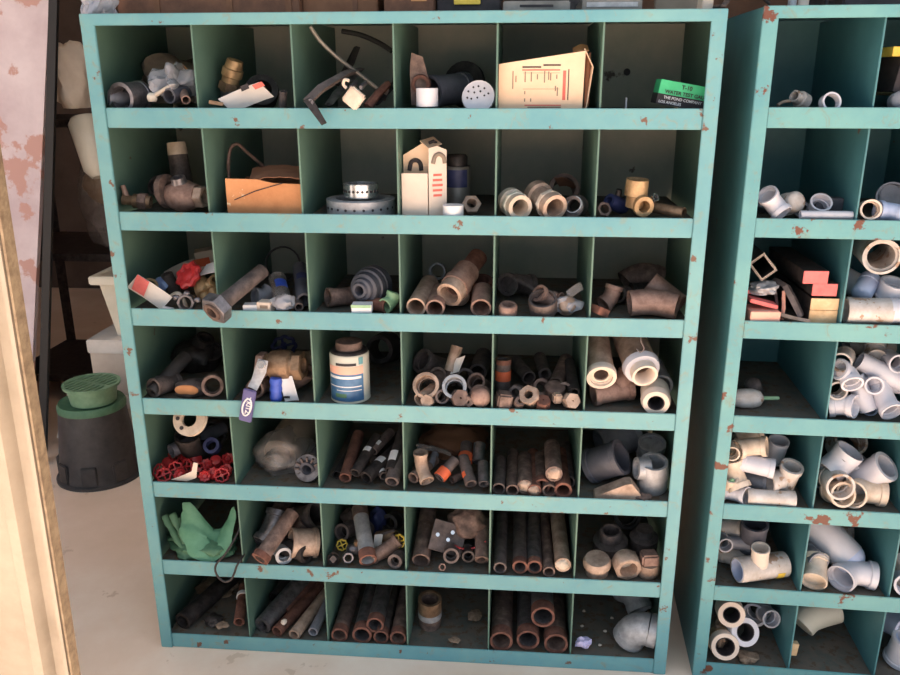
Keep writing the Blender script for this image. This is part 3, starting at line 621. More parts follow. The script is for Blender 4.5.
A_('pipe_elbow', 3, 5, 511, 283, elbow(10, (-.5,-1,.1), (.9,.4,-.2), 12, 22, 'iron', .28), 'iron bend lying by the left divider', 'pipe fitting', d=.18)
A_('lever_bar', 3, 5, 529, 288, [('bar_body', sweep([(-12,8,6),(0,0,2),(14,-10,-5)], [3.5,3,2.5], 8), 'iron')], 'dark iron lever bar in the middle', 'bar', d=.14)
A_('iron_collar', 3, 5, 508, 309, lat([(5,8),(3,9.5),(-5,9.5),(-5,5.5),(5,5.5)], (.05,-.25,1), 'copper'), 'pinkish collar standing near the lip', 'pipe fitting', d=.02)
A_('iron_cup', 3, 5, 543, 306, lat([(8,14),(5,14.5),(-8,14),(-8,.1),(-5,.1),(-5,12),(8,12)], (-.1,-.5,1), 'iron'), 'open iron cup mid front', 'pipe fitting', d=.035)
A_('iron_fitting', 3, 5, 545, 297, elbow(8, (-.6,-.5,.5), (.9,-.1,-.3), 10, 10, 'copper', .3), 'copper bend resting in the iron cup', 'pipe fitting', d=.06)
A_('wrapped_fitting', 3, 5, 573, 306, [('cap_body', cap(9, 10, (.1,-1,.6), 'tan_metal')[0][1], 'tan_metal'), ('plastic_wrap', crumple(14,8,9,.6,7,3), 'plastic_film'), ('wrap_tail', sheet((2,0,6),(14,2,10),(-3,4,7),2,.4,5,3,wob=.08), 'film_dull')], 'tan cap in crinkled plastic by the right divider', 'cap', d=.05)

A_('iron_elbow', 3, 6, 651, 306, elbow(13, (-1,-.1,-.1), (.9,-.35,-.1), 22, 26, 'copper', .15, rim=1.0), 'largest smooth bend at the front', 'pipe fitting', d=.06)
A_('iron_elbow', 3, 6, 668, 296, elbow(11, (-.7,.2,.5), (.6,-.5,-.4), 18, 20, 'copper', .15, rim=1.0), 'grey bend leaning near the stile', 'pipe fitting', d=.1)
A_('iron_elbow', 3, 6, 640, 287, elbow(13, (-.9,-.3,-.6), (.9,.1,-.3), 18, 20, 'rust', .2, rim=1.05), 'dark arching bend at the back', 'pipe fitting', d=.24)
A_('iron_elbow', 3, 6, 610, 303, elbow(8, (-.6,-.4,-.4), (.3,.2,1), 10, 14, 'copper', .2), 'small bend near the left divider', 'pipe fitting', d=.09)
A_('brick_chip', 3, 6, 600, 311, box(14, 14, 8, (0,25,30), 'rust_red'), 'reddish triangular chip at the left lip', 'scrap', d=.02)
A_('iron_fitting', 3, 6, 640, 296, coup(8, 20, (-.9,-.3,0), 'dark_iron', .2), 'black coupling under the arching bend', 'pipe fitting', d=.2)

# ---- fourth row
A_('iron_ring', 4, 1, 202, 341, lat([(3,8.5),(-3,8.5),(-3,5),(3,5)], (.1,-1,.25), 'rust'), 'small pale ring high at the back', 'pipe fitting', d=.30, free=True, lift=0)
A_('old_valve', 4, 1, 186, 373, [('valve_body', crumple(24,20,17,.25,11,4), 'dark_iron'), ('valve_neck', lathe([(26,9),(0,11),(0,6),(26,6)], (.5,-.2,.8)), 'dark_iron')], 'lumpy black iron valve body', 'valve', d=.22)
A_('worn_plug', 4, 1, 191, 388, [('plug_body', crumple(16,12,9,.2,12,4), 'iron', [('bare_copper_face', crumple(12,1.5,5.5,.1,3,3,c=(0,-11.2,2)), 'kraft')])], 'dark lump with a bare orange face', 'pipe fitting', d=.05)
A_('black_pipe', 4, 1, 152, 394, pipe(7, 56, (.4,1,.5), 'black_plastic', .3, fat=(12,17,'steel')), 'black pipe with a pale band slanting up', 'pipe', d=.02)
A_('iron_fitting', 4, 1, 213, 391, coup(10, 24, (.4,-1,.3), 'rust', .2), 'rusty coupling by the right divider', 'pipe fitting', d=.04)
A_('iron_fitting', 4, 1, 166, 393, coup(9, 30, (-.4,-1,.1), 'iron', .2), 'brown pipe stub beside the black pipe', 'pipe fitting', d=.05)
A_('iron_fitting', 4, 1, 212, 356, elbow(10, (.2,-.6,.6), (-.9,.2,.3), 12, 16, 'dark_iron'), 'black bend at rear right', 'pipe fitting', d=.22)

hx = V(-.30,-.45,-1).normalized()
ball = [('valve_body', lathe([(18,11),(12,12),(10,14.5),(4,15.5),(-4,15.5),(-10,14.5),(-12,12),(-18,11),(-18,7),(18,7)], (1,-.1,.05), (14,14,2)), 'brass_dull', [('end_nut', prism(15,9,(1,-.1,.05),(33,12,2.5),6,8), 'brass_dull'), ('end_nut', prism(13.5,8,(1,-.1,.05),(-6,16,1),6,8), 'copper')]),
  ('lever_handle', sweep([(1,-3,13),(-2,-5,2),(-6,-8,-8),(-9,-13,-14)], [5,6,5,5], 4, flat=.28, up=(0,1,.3)), 'galv', [('handle_nut', prism(4.6,4,(0,-1,.3),(0,-6,9),6), 'silver')]),
  ('handle_grip', boxm(13,3.2,36,(-14,-16,-31),(3,14,0),bev=1.5), 'violet', [('white_logo', sweep([(x*math.cos(0)-14.2+.25*z, -18.2, z-32) for x, z in [(4.4*math.cos(t), 9*math.sin(t)) for t in [i*math.pi/10 for i in range(21)]]], .9, 6), 'white'), ('white_lettering', text_bm('KITZ', 6.4, (-13.6,-18.0,-25.5), (-.25,0,-1), (1,0,-.25), .3, True), 'white'), ('white_lettering', text_bm('T', 6, (-13,-17.9,-20.5), (-.25,0,-1), (1,0,-.25), .3, True), 'white')])]
A_('ball_valve', 4, 2, 264, 371, ball, 'brass ball valve with violet lever over the lip', 'valve', d=.02, free=True)
A_('blue_tag_roll', 4, 2, 276, 389, [('blue_roll', lathe([(12,5.5),(8,6.4),(4,5.6),(0,6.4),(-4,5.6),(-8,6.4),(-12,5.5)], (.05,0,1), closed=False), 'blue')], 'ribbed bright blue roll standing upright', 'roll', d=.02)
A_('paper_label', 4, 2, 288, 389, [('label_sheet', sheet((-9,0,12),(14,0,2),(6,-2,-25), 2, .5, 8), 'white', [('printed_block', boxm(6,.3,2.4,(-1,-2.2,-8),bev=0), 'ink')])], 'white curled label beside blue roll', 'paper', d=.025)
A_('iron_elbow', 4, 2, 303, 384, elbow(8, (-.9,-.4,-.3), (.5,-.3,.7), 13, 13, 'copper', .2), 'pinkish bend against the right divider', 'pipe fitting', d=.1)
A_('valve_handwheel', 4, 2, 284, 346, [('wheel_rim', handwheel(11, (.1,-.6,.8)), 'navy')], 'dark navy handwheel at the back', 'handwheel', d=.25, free=True)
A_('iron_fitting', 4, 2, 308, 360, coup(9, 20, (-.8,-.6,0), 'tan_metal', .2), 'pale coupling high by the right divider', 'pipe fitting', d=.2, lift=14)
A_('iron_fitting', 4, 2, 262, 394, coup(9, 26, (-.2,-1,.1), 'rust', .2), 'dark coupling below the ball valve', 'pipe fitting', d=.06)

can = [('can_body', lathe([(22,16),(20.5,18.5),(19,19.6),(-27,19.6),(-28,20),(-29,19),(-29,.1),(22,.1)], (0,0,1), n=40), 'cream', [('screw_lid', lathe([(32,10),(31,13),(24,13.5),(22,13),(22,.1),(32,.1)], (0,0,1), n=32), 'rust'), ('neck_ring', lathe([(23.5,16.5),(22,18.5),(20.8,18.8),(20.8,13),(23.5,13)], (0,0,1), n=32), 'dark_iron'),
   ('pink_band', arc_patch(19.7,2,10,-52,62,(0,0,1)), 'pink'), ('blue_label_panel', arc_patch(19.7,-26,2,-52,62,(0,0,1)), 'label_blue'), ('white_streak', arc_patch(19.95,-2.5,0,-45,58,(0,0,1)), 'white'), ('white_streak', arc_patch(19.95,-11.2,-10.2,-45,58,(0,0,1)), 'white'), ('white_streak', arc_patch(19.95,-15,-14.3,-45,30,(0,0,1)), 'white'), ('dark_lettering', arc_patch(19.9,11,13.6,-30,30,(0,0,1)), 'ink'), ('corner_patch', arc_patch(19.9,12,19,-52,-38,(0,0,1)), 'teal'), ('olive_patch', arc_patch(19.95,-22,-18,0,35,(0,0,1)), 'green_dark')])]
A_('cement_can', 4, 3, 350, 372, can, 'cream and blue cement can with brown screw lid', 'can', d=.065)
A_('dark_bottle', 4, 3, 384, 366, lat([(12,14),(-12,16),(-12,10),(12,10)], (-.2,-1,.2), 'dark_iron'), 'dark coupling in the shadow behind can', 'pipe fitting', d=.28)

def sc(name, r, c, px, py, p, desc, cat='pipe fitting', **k): return A_(name, r, c, px, py, p, desc, cat, **k)
sc('pipe_coupling', 4, 4, 428, 388, coup(12.5, 22, (-.1,-.8,.5), 'tan_metal', .2), 'tan ring mouth facing up front left', d=.045)
sc('pipe_coupling', 4, 4, 455, 389, coup(11.5, 22, (0,-.8,.55), 'galv', .2), 'grey ring mouth at centre front', d=.045)
sc('pipe_elbow', 4, 4, 429, 366, elbow(11, (-.7,-.6,.6), (.7,.5,-.4), 15, 20, 'iron'), 'dark bend at the back left', d=.16, lift=6)
sc('pipe_nipple', 4, 4, 450, 371, pipe(6, 26, (.25,.3,.9), 'tan_metal', .25), 'tan nipple leaning upright in the middle', d=.10, lift=4)
sc('pipe_nipple', 4, 4, 420, 400, pipe(7, 28, (.5,1,.1), 'tan_metal', .25), 'tan nipple low by the left divider', d=.015)
sc('hex_plug', 4, 4, 428, 402, nut(7, 12, (-.2,-1,.3), 'tan_metal', .01), 'small pale plug at the lip left of centre', d=.012)
sc('hex_plug', 4, 4, 459, 402, nut(9.5, 14, (.3,-1,.4), 'rust', .1), 'tan hex plug at the lip centre', d=.012)
sc('pipe_plug', 4, 4, 481, 398, cap(10, 16, (.1,-1,.2), 'copper'), 'smooth brown cap near the right divider', 'cap', d=.03)
sc('pipe_nipple', 4, 4, 478, 372, pipe(9, 40, (.1,1,.1), 'iron', .25), 'dull pipe at rear right', d=.14, lift=6)
sc('pipe_coupling', 4, 4, 463, 377, coup(9, 20, (.3,-1,.3), 'iron', .2), 'iron coupling in the second layer', d=.12, lift=4)
sc('paper_tag', 4, 4, 455, 367, [('tag_sheet', sheet((-5,0,-8),(9,1,3),(6,3,16), 1, .5, 5, 2), 'paper')], 'cream paper tag sticking up from fittings', 'paper', d=.09)

sc('orange_nipple', 4, 5, 503, 374, [('nipple_body', lathe([(16,7.5),(-18,7.5),(-18,5),(16,5)], (0,.05,1)), 'iron', [('orange_band', lathe([(4,8),(-6,8),(-6,7.2),(4,7.2)], (0,.05,1)), 'orange'), ('orange_band', lathe([(16,8),(11,8),(11,7.2),(16,7.2)], (0,.05,1)), 'rust_red')])], 'upright nipple with orange bands by left divider', d=.11)
sc('square_plug', 4, 5, 504, 401, box(15, 16, 15, (0,8,10), 'rust', bev=2), 'square headed plug in front of orange nipple', d=.012)
sc('hex_plug', 4, 5, 530, 398, nut(11, 16, (-.2,-.7,.6), 'tan_metal', .4), 'cracked tan hex plug left of centre', d=.03)
sc('hex_plug', 4, 5, 555, 391, lat([(7,8),(6,10),(-4,10.5),(-8,8),(-8,.1),(7,.1)], (0,-.4,1), 'rust'), 'round brown plug standing mid front', d=.06)
sc('square_plug', 4, 5, 557, 398, box(9, 9, 10, (0,5,20), 'tan_metal', bev=1.5), 'small bright square head in the middle', d=.03, lift=4)
sc('hex_plug', 4, 5, 543, 405, nut(8, 10, (0,-.5,1), 'rust_red', .1), 'flat brown plug at the lip centre', d=.01)
sc('hex_plug', 4, 5, 571, 402, nut(8.5, 14, (.3,-1,.4), 'tan_metal', .1), 'tan plug at the lip right', d=.015)
sc('pipe_nipple', 4, 5, 529, 378, pipe(7, 44, (-.35,1,.05), 'iron', .2), 'iron nipple slanting left at the back', d=.14, lift=4)
sc('pipe_nipple', 4, 5, 545, 374, pipe(6.5, 44, (-.1,1,.05), 'iron', .35), 'iron nipple with a plugged mouth, rear centre', d=.16, lift=6)
sc('pipe_nipple', 4, 5, 556, 384, pipe(7.5, 54, (.25,1,.15), 'rust', .2), 'brown nipple rising back right', d=.09, lift=12)
sc('pipe_nipple', 4, 5, 574, 393, pipe(6, 60, (-.02,1,.2), 'dark_iron', .3), 'dark pipe against the right divider', d=.04)

sc('union_coupling', 4, 6, 599, 378, [('fitting_body', lathe([(0,15),(-5,15.6),(-6,15),(-8,15),(-8,11),(-3,10),(-3,11.5),(0,11.5)], (.04,-1,-.42)), 'white_card', [('ribbed_barrel', lathe([(-6-i*3.5, 14 if i % 2 else 13.4) for i in range(16)]+[(-62,9),(-6,9)], (.04,-1,-.42)), 'tan_metal'), ('inner_lip', lathe([(-4,10.5),(-6,10.5),(-6,7.5),(-4,7.5)], (.04,-1,-.42)), 'pvc_tan')])], 'long ribbed union with pale mouth by left divider', d=.02, lift=20)
sc('union_coupling', 4, 6, 645, 376, [('fitting_body', lathe([(0,13),(-4,13),(-16,12.5),(-16,9),(-2,9),(0,10.5)], (.16,-1,-.35)), 'white_card', [('clamp_collar', lathe([(-10,17.5),(-16,19),(-17,19),(-17,12),(-10,12)], (.16,-1,-.35)), 'pvc'), ('ribbed_barrel', lathe([(-17-i*3.5, 17 if i % 2 else 16) for i in range(16)]+[(-75,11),(-17,11)], (.16,-1,-.35)), 'tan_metal')])], 'thick ribbed union topping the pile', d=.012, lift=12)
sc('rubber_ended_nipple', 4, 6, 656, 403, [('fitting_body', lathe([(2,13),(-5,15),(-6,15),(-6,8.5),(2,8.5)], (-.1,-1,-.1)), 'white_card', [('ribbed_barrel', lathe([(-6-i*3, 14.5 if i % 2 else 13.2) for i in range(8)]+[(-28,9),(-6,9)], (-.1,-1,-.1)), 'pvc_tan'), ('dark_lining', lathe([(.5,8.6),(-24,8.6),(-24,7.4),(.5,7.4)], (-.1,-1,-.1)), 'ink')])], 'pale flanged nipple with black bore by the stile', d=.012)
sc('rusty_elbow', 4, 6, 612, 396, tee(11, (-.95,-.25,-.1), (.6,.3,.5), 20, 26, 'copper'), 'brown tee lying under the unions', d=.07)
sc('grey_nipple', 4, 6, 661, 386, pipe(12, 44, (-.05,1,.1), 'galv', .2), 'grey nipple end above the black bore', d=.08, lift=8)
sc('wire_hook', 4, 6, 640, 344, wire([(0,0,8),(1,0,2),(4,-1,-4),(1,-1,-8),(-3,0,-5)], .7, 'iron', k=5), 'little wire hook hanging from the lip', 'hook', d=.004, free=True)

sc('pipe_coupling', 4, 4, 440, 396, coup(7, 14, (.5,-1,.3), 'iron', .25), 'small iron coupling between the two ring mouths', d=.03)
sc('hex_plug', 4, 4, 470, 401, nut(6, 10, (-.4,-1,.2), 'rust', .3), 'small hex nut right of the centre plug', d=.02)
sc('iron_tee', 4, 4, 441, 378, tee(8, (.9,-.3,.2), (-.2,-.8,.5), 14, 12, 'rust'), 'rusty tee behind the two ring mouths', d=.11)
sc('pipe_nipple', 4, 4, 484, 385, coup(9, 22, (-.3,-.8,.6), 'rust', .2), 'brown coupling high by the right divider', d=.07, lift=6)
sc('iron_fitting', 4, 5, 517, 392, nut(8, 12, (-.3,-1,.3), 'iron', .5), 'iron nut behind the square plug', d=.06)
sc('iron_fitting', 4, 5, 540, 388, coup(8, 14, (.2,-.8,.5), 'rust', .3), 'brown coupling behind the cracked plug', d=.08)
sc('iron_fitting', 4, 5, 567, 389, coup(7, 16, (-.4,-1,.3), 'iron', .3), 'iron coupling right of the round plug', d=.07)
sc('iron_fitting', 4, 5, 519, 404, nut(6, 9, (.3,-.6,.8), 'rust', .4), 'flat nut at the lip left of centre', d=.012)
sc('iron_fitting', 3, 6, 622, 296, coup(8, 20, (-.5,-.8,.2), 'iron', .2), 'dull coupling behind the small bend', d=.15)
sc('iron_fitting', 3, 5, 556, 299, coup(6, 14, (.8,-.5,.2), 'copper', .25), 'copper stub between cup and plastic', d=.07)
# ---- fifth row
A_('bolt_flange', 5, 1, 190, 419, [('flange_body', lathe([(2.5,17),(-2.5,17.5),(-2.5,8),(2.5,8)], (-.1,-1,.55), n=36), 'pvc_tan', [('bolt_hole', lathe([(3,2),(2,2)], (-.1,-1,.55), Vector((11.5*math.cos(a), .55*11.5*math.sin(a)*.87, 11.5*math.sin(a)*.87)), 10, False), 'ink') for a in [math.radians(d) for d in (-125,-55,0,180,60,120)]])], 'pale bolt flange high at the front', 'flange', d=.03, free=True)
A_('support_fitting', 5, 1, 190, 455, [('fitting_body', elbow(11, (.1,-.3,1), (.6,1,-.2), 22, 24, 'iron')[0][1], 'dark_iron')], 'dark bend under the pale flange', 'pipe fitting', d=.10)
A_('grey_pipe', 5, 1, 171, 451, pipe(7, 62, (.75,1,.1), 'pvc_dark', .25), 'grey plastic pipe slanting back right', 'pipe', d=.075, lift=10)
A_('slotted_disc', 5, 1, 212, 436, [('wheel_body', handwheel(13, (-.1,-1,.3)), 'dark_iron')], 'dark slotted wheel at the back right', 'handwheel', d=.18)
A_('chrome_ring', 5, 1, 212, 446, lat([(4,8),(-6,8),(-6,5),(4,5)], (.1,-.8,.6), 'navy'), 'dark blue glinting ring above red handles', 'pipe fitting', d=.1)
rr = random.Random(3)
red_pts = [(158,474),(168,463),(176,472),(180,478),(187,468),(196,459),(199,471),(205,478),(216,461),(214,474),(222,478),(228,459),(197,450),(186,457),(164,478),(226,470),(175,455),(207,465)]
red_desc = ['at the far left lip','on the left flank','left of the cream scrap','under the cream scrap','just above cream scrap','round topped in the middle','right above the scrap tip','low in the middle','large round one right of middle','below the large round one','low near the right divider','high near the right divider','topmost beneath dark ring','upper left of middle','lowest at the left corner','halfway up the right divider','high at left beside grey pipe','centre right of the heap']
for i, ((x, y), ds) in enumerate(zip(red_pts, red_desc)):
    axd = (rr.uniform(-.8,.8), -.7, rr.uniform(.1,1))
    if i in (1, 5, 8): P_ = [('handle_body', lathe([(4,2),(3.4,5),(0,6.6),(-4,6),(-5,3)], axd, closed=False), 'red')]
    else: P_ = [('handle_body', (handwheel_solid(6.2, axd) if i % 2 else handwheel(6.8, axd)), 'red')]
    A_('tap_handle', 5, 1, x, y, P_, f'small red tap handle {ds}', 'handle', d=.02+max(0,(480-y))*.0035, lift=0)
A_('paper_scrap', 5, 1, 192, 474, [('scrap_sheet', poly([(-22,-7),(-6,-8),(4,-4),(7,12),(3,13),(0,3),(-8,-1)], .8), 'white_card')], 'torn cream paper scrap on the red handles', 'paper', d=.012)

A_('bagged_bottle', 5, 2, 272, 456, [('bottle_body', sweep([(-2,-14,-2),(4,20,4),(14,90,6)], [17,20,19], 18), 'ink_grey', [('bottle_nose', crumple(13,10,12,.25,5,4,c=(-3,-20,-4)), 'film_dull')]), ('plastic_bag', crumple(26,24,21,.35,9,4,c=(0,-6,-3)), 'film_dull')], 'dusty cylinder wrapped in clear plastic bag', 'bag', d=.13)
A_('slotted_strainer', 5, 2, 308, 468, [('strainer_rim', lathe([(2,13.5),(-2,14),(-2,8),(2,7)], (-.15,-1,.5)), 'steel', [('rib', boxm(2,3,5,(10.5*math.cos(a),-2,10.5*math.sin(a)),(0,-math.degrees(a)+90,0)), 'iron') for a in [math.radians(k*30) for k in range(12)]]), ('strainer_tube', lathe([(3,8),(-30,8),(-30,5),(3,5)], (-.2,-1,-.1)), 'pvc_dark')], 'slotted round strainer facing up by right divider', 'strainer', d=.05)

def st(x0, x1, m='white', a0=-50, a1=40): return [(x0, x1, a0, a1, m)]
def sd(name, r, c, px, py, p, desc, cat='pipe', **k): return A_(name, r, c, px, py, p, desc, cat, **k)
sd('pipe_nipple', 5, 3, 345, 478, pipe(6, 70, (.02,1,.25), 'rust_red', .25), 'reddish pipe standing tallest at left', d=.03, lift=3)
sd('pipe_nipple', 5, 3, 355, 473, pipe(5.5, 54, (.3,1,.35), 'dark_iron', .3, st=st(28,34)), 'dark pipe with a white wrapped tag, left of middle', d=.03, lift=4)
sd('pipe_nipple', 5, 3, 366, 478, pipe(7, 64, (.5,1,.2), 'dark_iron', .3, st=st(22,30)), 'black pipe with a white round sticker', d=.03)
sd('pipe_nipple', 5, 3, 373, 451, pipe(5, 34, (.45,1,.25), 'iron', .3, st=st(6,12)), 'short upper pipe with faded sticker', d=.10, lift=18)
sd('pipe_nipple', 5, 3, 391, 471, pipe(6, 60, (.15,1,.5), 'dark_iron', .3, st=st(10,22,'white',-60,30)), 'dark pipe with blue lettered sticker at right', d=.035, lift=8)
sd('pipe_nipple', 5, 3, 397, 482, pipe(7, 50, (.1,1,.4), 'iron', .3), 'pipe mouth at the right corner', d=.012)
sd('pipe_nipple', 5, 3, 384, 476, pipe(4.5, 40, (-.5,1,.05), 'iron', .3, st=st(3,12)), 'thin pipe with white tag under others', d=.045)
sd('pipe_nipple', 5, 3, 337, 475, pipe(5, 70, (.1,1,.1), 'dark_iron', .3), 'dark pipe hidden by the left divider', d=.06)
sd('pipe_nipple', 5, 3, 377, 455, pipe(6.5, 50, (.5,1,.1), 'dark_iron', .3), 'black pipe in the rear layer', d=.16, lift=12)

sc('street_elbow', 5, 4, 421, 466, elbow(6.5, (.0,-.1,1), (.45,-.8,-.6), 16, 18, 'tan_metal', .2), 'brown bent elbow at left front', d=.05)
sc('sleeved_nipple', 5, 4, 439, 478, pipe(5.5, 26, (.6,.7,.5), 'iron', .25, fat=(1,11,'orange')), 'nipple with an orange collar in the middle', d=.03)
sc('sleeved_nipple', 5, 4, 465, 462, pipe(6, 24, (.0,1,.4), 'iron', .25, fat=(0,9,'orange')), 'upright nipple with orange sleeve at rear right', d=.09, lift=3)
sc('pipe_nipple', 5, 4, 471, 484, pipe(6, 34, (-.35,1,.5), 'iron', .35, st=[(8,14,-90,-40,'orange')]), 'grey nipple with orange fleck at right front', d=.02)
sc('pipe_nipple', 5, 4, 484, 484, pipe(5.5, 26, (-.1,1,.5), 'steel', .35), 'grey nipple against the right divider', d=.02)
sc('pipe_nipple', 5, 4, 478, 462, pipe(6, 20, (.05,1,.8), 'steel', .3), 'pale grey nipple behind the right pair', d=.09)
sc('pipe_nipple', 5, 4, 430, 465, pipe(4, 18, (.2,1,.2), 'pvc_grey', .3), 'little ring mouth behind the elbow', d=.08)
sc('pipe_nipple', 5, 4, 413, 478, pipe(6, 40, (.5,1,.1), 'rust', .3), 'rusty pipe in the left corner', d=.03)
A_('crumpled_bag', 5, 4, 450, 448, blob(32, 26, 14, 'kraft_dark', 14, .4), 'dusty brown bag lying at the back', 'bag', d=.24)
A_('plastic_strip', 5, 4, 430, 448, [('strip_sheet', sheet((-14,-4,6),(34,6,-10),(2,3,-7), 2, .5, 6, 3, wob=.04), 'film_dull')], 'grey plastic strip over the elbow', 'scrap', d=.12)

c5 = [(494,500,6.5,'iron',0,.02,'far left pipe'),(512,505,6.5,'rust',0,.015,'second pipe from left divider'),(525,487,8,'rust',8,.02,'pipe packed with dirt, left of middle'),(542,486,8,'rust',8,.03,'open mouthed pipe in the middle'),(534,502,7,'rust_red',0,.015,'bottom pipe below the packed pair'),(549,502,7,'rust',0,.018,'low pipe mouth right of centre'),(554,474,8.5,'rust',24,.02,'topmost pipe packed with dirt'),(563,494,8.5,'rust_red',1,.015,'open pipe with reddish rim at right'),(574,496,7,'iron',0,.06,'dark pipe along the right divider')]
for i, (x, y, r_, m_, lf, d_, ds) in enumerate(c5):
    p = pipe(r_, (80 if lf < 2 else 62)-(20 if i == 0 else 0), (.0,1,.02 if lf == 0 else .02), m_, .24, em='rust_red' if i in (3, 7) else None)
    if 'packed' in ds: p[0][3].append(('dirt_plug', crumple(r_*.78, 3, r_*.78, .3, i, 3, c=(0,.5,0)), 'tan_metal'))
    sd('short_pipe', 5, 5, x, y, p, f'rusty {ds}', d=d_)
A_('grey_coupling', 5, 6, 605, 476, coup(17, 36, (.8,-.35,.5), 'pvc_dark', .15), 'large dark grey coupling tilted left', 'pipe fitting', d=.09)
A_('grey_elbow', 5, 6, 617, 458, coup(16, 40, (.9,.3,.2), 'pvc_grey', .15), 'dark grey coupling at the back', 'pipe fitting', d=.22)
A_('stone_wedge', 5, 6, 616, 492, [('wedge_body', poly([(-22,-8),(22,-8),(24,-2),(14,11),(8,10),(-21,-4)], 16), 'tan_metal')], 'tan pointed wedge lying at the front', 'scrap', d=.03)
A_('white_tee', 5, 6, 653, 474, [('fitting_body', lathe([(15,13.5),(11,14),(8,15),(-16,15),(-18,15),(-18,12),(15,11)], (-.05,-.3,1)), 'galv', [('side_branch', lathe([(18,11),(6,12),(6,8),(18,8)], (-1,-.2,.1), (0,0,4)), 'galv')])], 'galvanised tee standing mouth up by stile', 'pipe fitting', d=.06)
A_('galvanised_bend', 5, 6, 656, 452, elbow(12, (-.05,-.35,1), (.1,.9,-.6), 13, 18, 'galv', .2), 'galvanised bend behind the tee', 'pipe fitting', d=.16, lift=10)
A_('brass_scrap', 5, 6, 642, 497, blob(9,7,4,'rust',21,.4,'scrap_body',3), 'rusty crumbs at the foot of the tee', 'scrap', d=.02)

# ---- sixth row
hang = bmesh.new()
def cloth_v(bm, pts, seed, th=.8):
    """draped strip: rows of points joined into a thick wavy sheet"""
    rows = [smooth_path(r, 5) for r in pts]
    for sgn in (1, -1):
        G = [[bm.verts.new(p+V(0, sgn*th/2, 0)+V(noise.noise(p*.12+V(seed,0,0)), noise.noise(p*.1+V(0,seed,0)), noise.noise(p*.12+V(0,0,seed)))*3.0) for p in r] for r in rows]
        for a, b in zip(G, G[1:]):
            for k in range(len(a)-1): bm.faces.new((a[k], a[k+1], b[k+1], b[k]))
    return bm
cloth_v(hang, [[(-17,8,29),(-19,0,8),(-16,-7,-6),(-4,-13,-20)],[(-12,9,29),(-12,0,8),(-8,-8,-7),(4,-14,-23)],[(-6,10,22),(-4,2,6),(2,-6,-6),(13,-14,-22)],[(2,11,8),(4,3,0),(8,-4,-8),(14,-13,-21)],[(10,12,-2),(11,4,-6),(13,-4,-12),(15,-13,-20)],[(18,12,0),(17,4,-5),(16,-4,-11),(15,-13,-20)],[(26,11,12),(23,3,0),(20,-5,-8),(16,-13,-21)],[(31,10,24),(30,2,4),(26,-6,-8),(20,-13,-21)],[(36,9,28),(36,1,6),(33,-7,-7),(25,-13,-19)]], 2)
folds = bmesh.new()
for i, (xa, za) in enumerate([(-38,14),(-34,6),(-36,-4),(-30,16),(-24,10),(-26,0),(-34,-12),(-20,4)]): sweep(smooth_path([(xa,8+(i%3)*3,za),(xa+8,4+(i%3)*3,za*.4-5),(xa+20,(i%3)*3-2,-14-i*.6),(xa+38,(i%3)*3-5,-20-i*.5),(xa+54,(i%3)*3-5,-15-i*.5)], 5), [3.6,4.6,4.2,5,4]*4+[3.4], 10, flat=.55, bm=folds)
A_('green_tarp', 6, 1, 200, 536, [('hanging_flap', hang, 'tarp_x'), ('tarp_folds', folds, 'green_dark'), ('tarp_heap', crumple(32,24,10,.4,6,4,c=(-2,10,-18)), 'green_dark')], 'folded green canvas tarp stuffed in the bin', 'tarp', d=.04)
A_('cord_loop', 6, 1, 228, 566, [('cord_body', sweep(smooth_path([(12,30,54),(10,12,34),(0,-1,16),(-10,-5,4),(-10,-6,-6),(-3,-7,-13),(4,-7,-11),(8,-6,-4),(11,-6,4),(14,-4,9),(15,6,10)]), 1.1, 8), 'dark_iron')], 'thin dark cord looping over the lip', 'cord', d=-.004, free=True)

sd('flared_pipe', 6, 2, 260, 559, [('pipe_body', lathe([(0,8),(-56,7.2),(-56,4.8),(0,5.6)], (-.5,-1,-.6)), 'rust', [('reddish_end', lathe([(.4,9),(-6,9),(-6,6.5),(.4,5.8)], (-.5,-1,-.6)), 'rust_red')])], 'rusty pipe with a reddish mouth over the lip', d=-.03, free=True)
sc('iron_coupling', 6, 2, 304, 547, coup(14, 26, (-.85,-.4,.2), 'tan_metal', .2), 'large tan coupling near the right divider', d=.05)
sc('iron_tee', 6, 2, 309, 526, elbow(13, (.7,-.4,.5), (-.7,.3,-.4), 18, 18, 'iron'), 'dark bend heaped at the back right', d=.14, lift=8)
sc('iron_elbow', 6, 2, 272, 543, elbow(11, (-.5,-.8,-.6), (.2,.6,.8), 16, 20, 'steel'), 'grey bend under the slanted pipe', d=.09)
sc('iron_coupling', 6, 2, 285, 526, coup(9, 18, (-.5,-1,.2), 'iron', .25), 'grey ring mouth in the upper middle', d=.13, lift=12)
sd('rusty_pipe', 6, 2, 272, 531, pipe(11, 60, (.15,1,.2), 'rust', .2), 'wide brown pipe at the back left', d=.14)
sc('iron_coupling', 6, 2, 283, 560, coup(8, 18, (.5,-1,.2), 'galv', .3), 'pale grey nut low in the middle', d=.03)
sc('iron_coupling', 6, 2, 296, 560, coup(9, 30, (.9,-.5,.1), 'dark_iron', .3), 'black coupling at bottom right', d=.03)

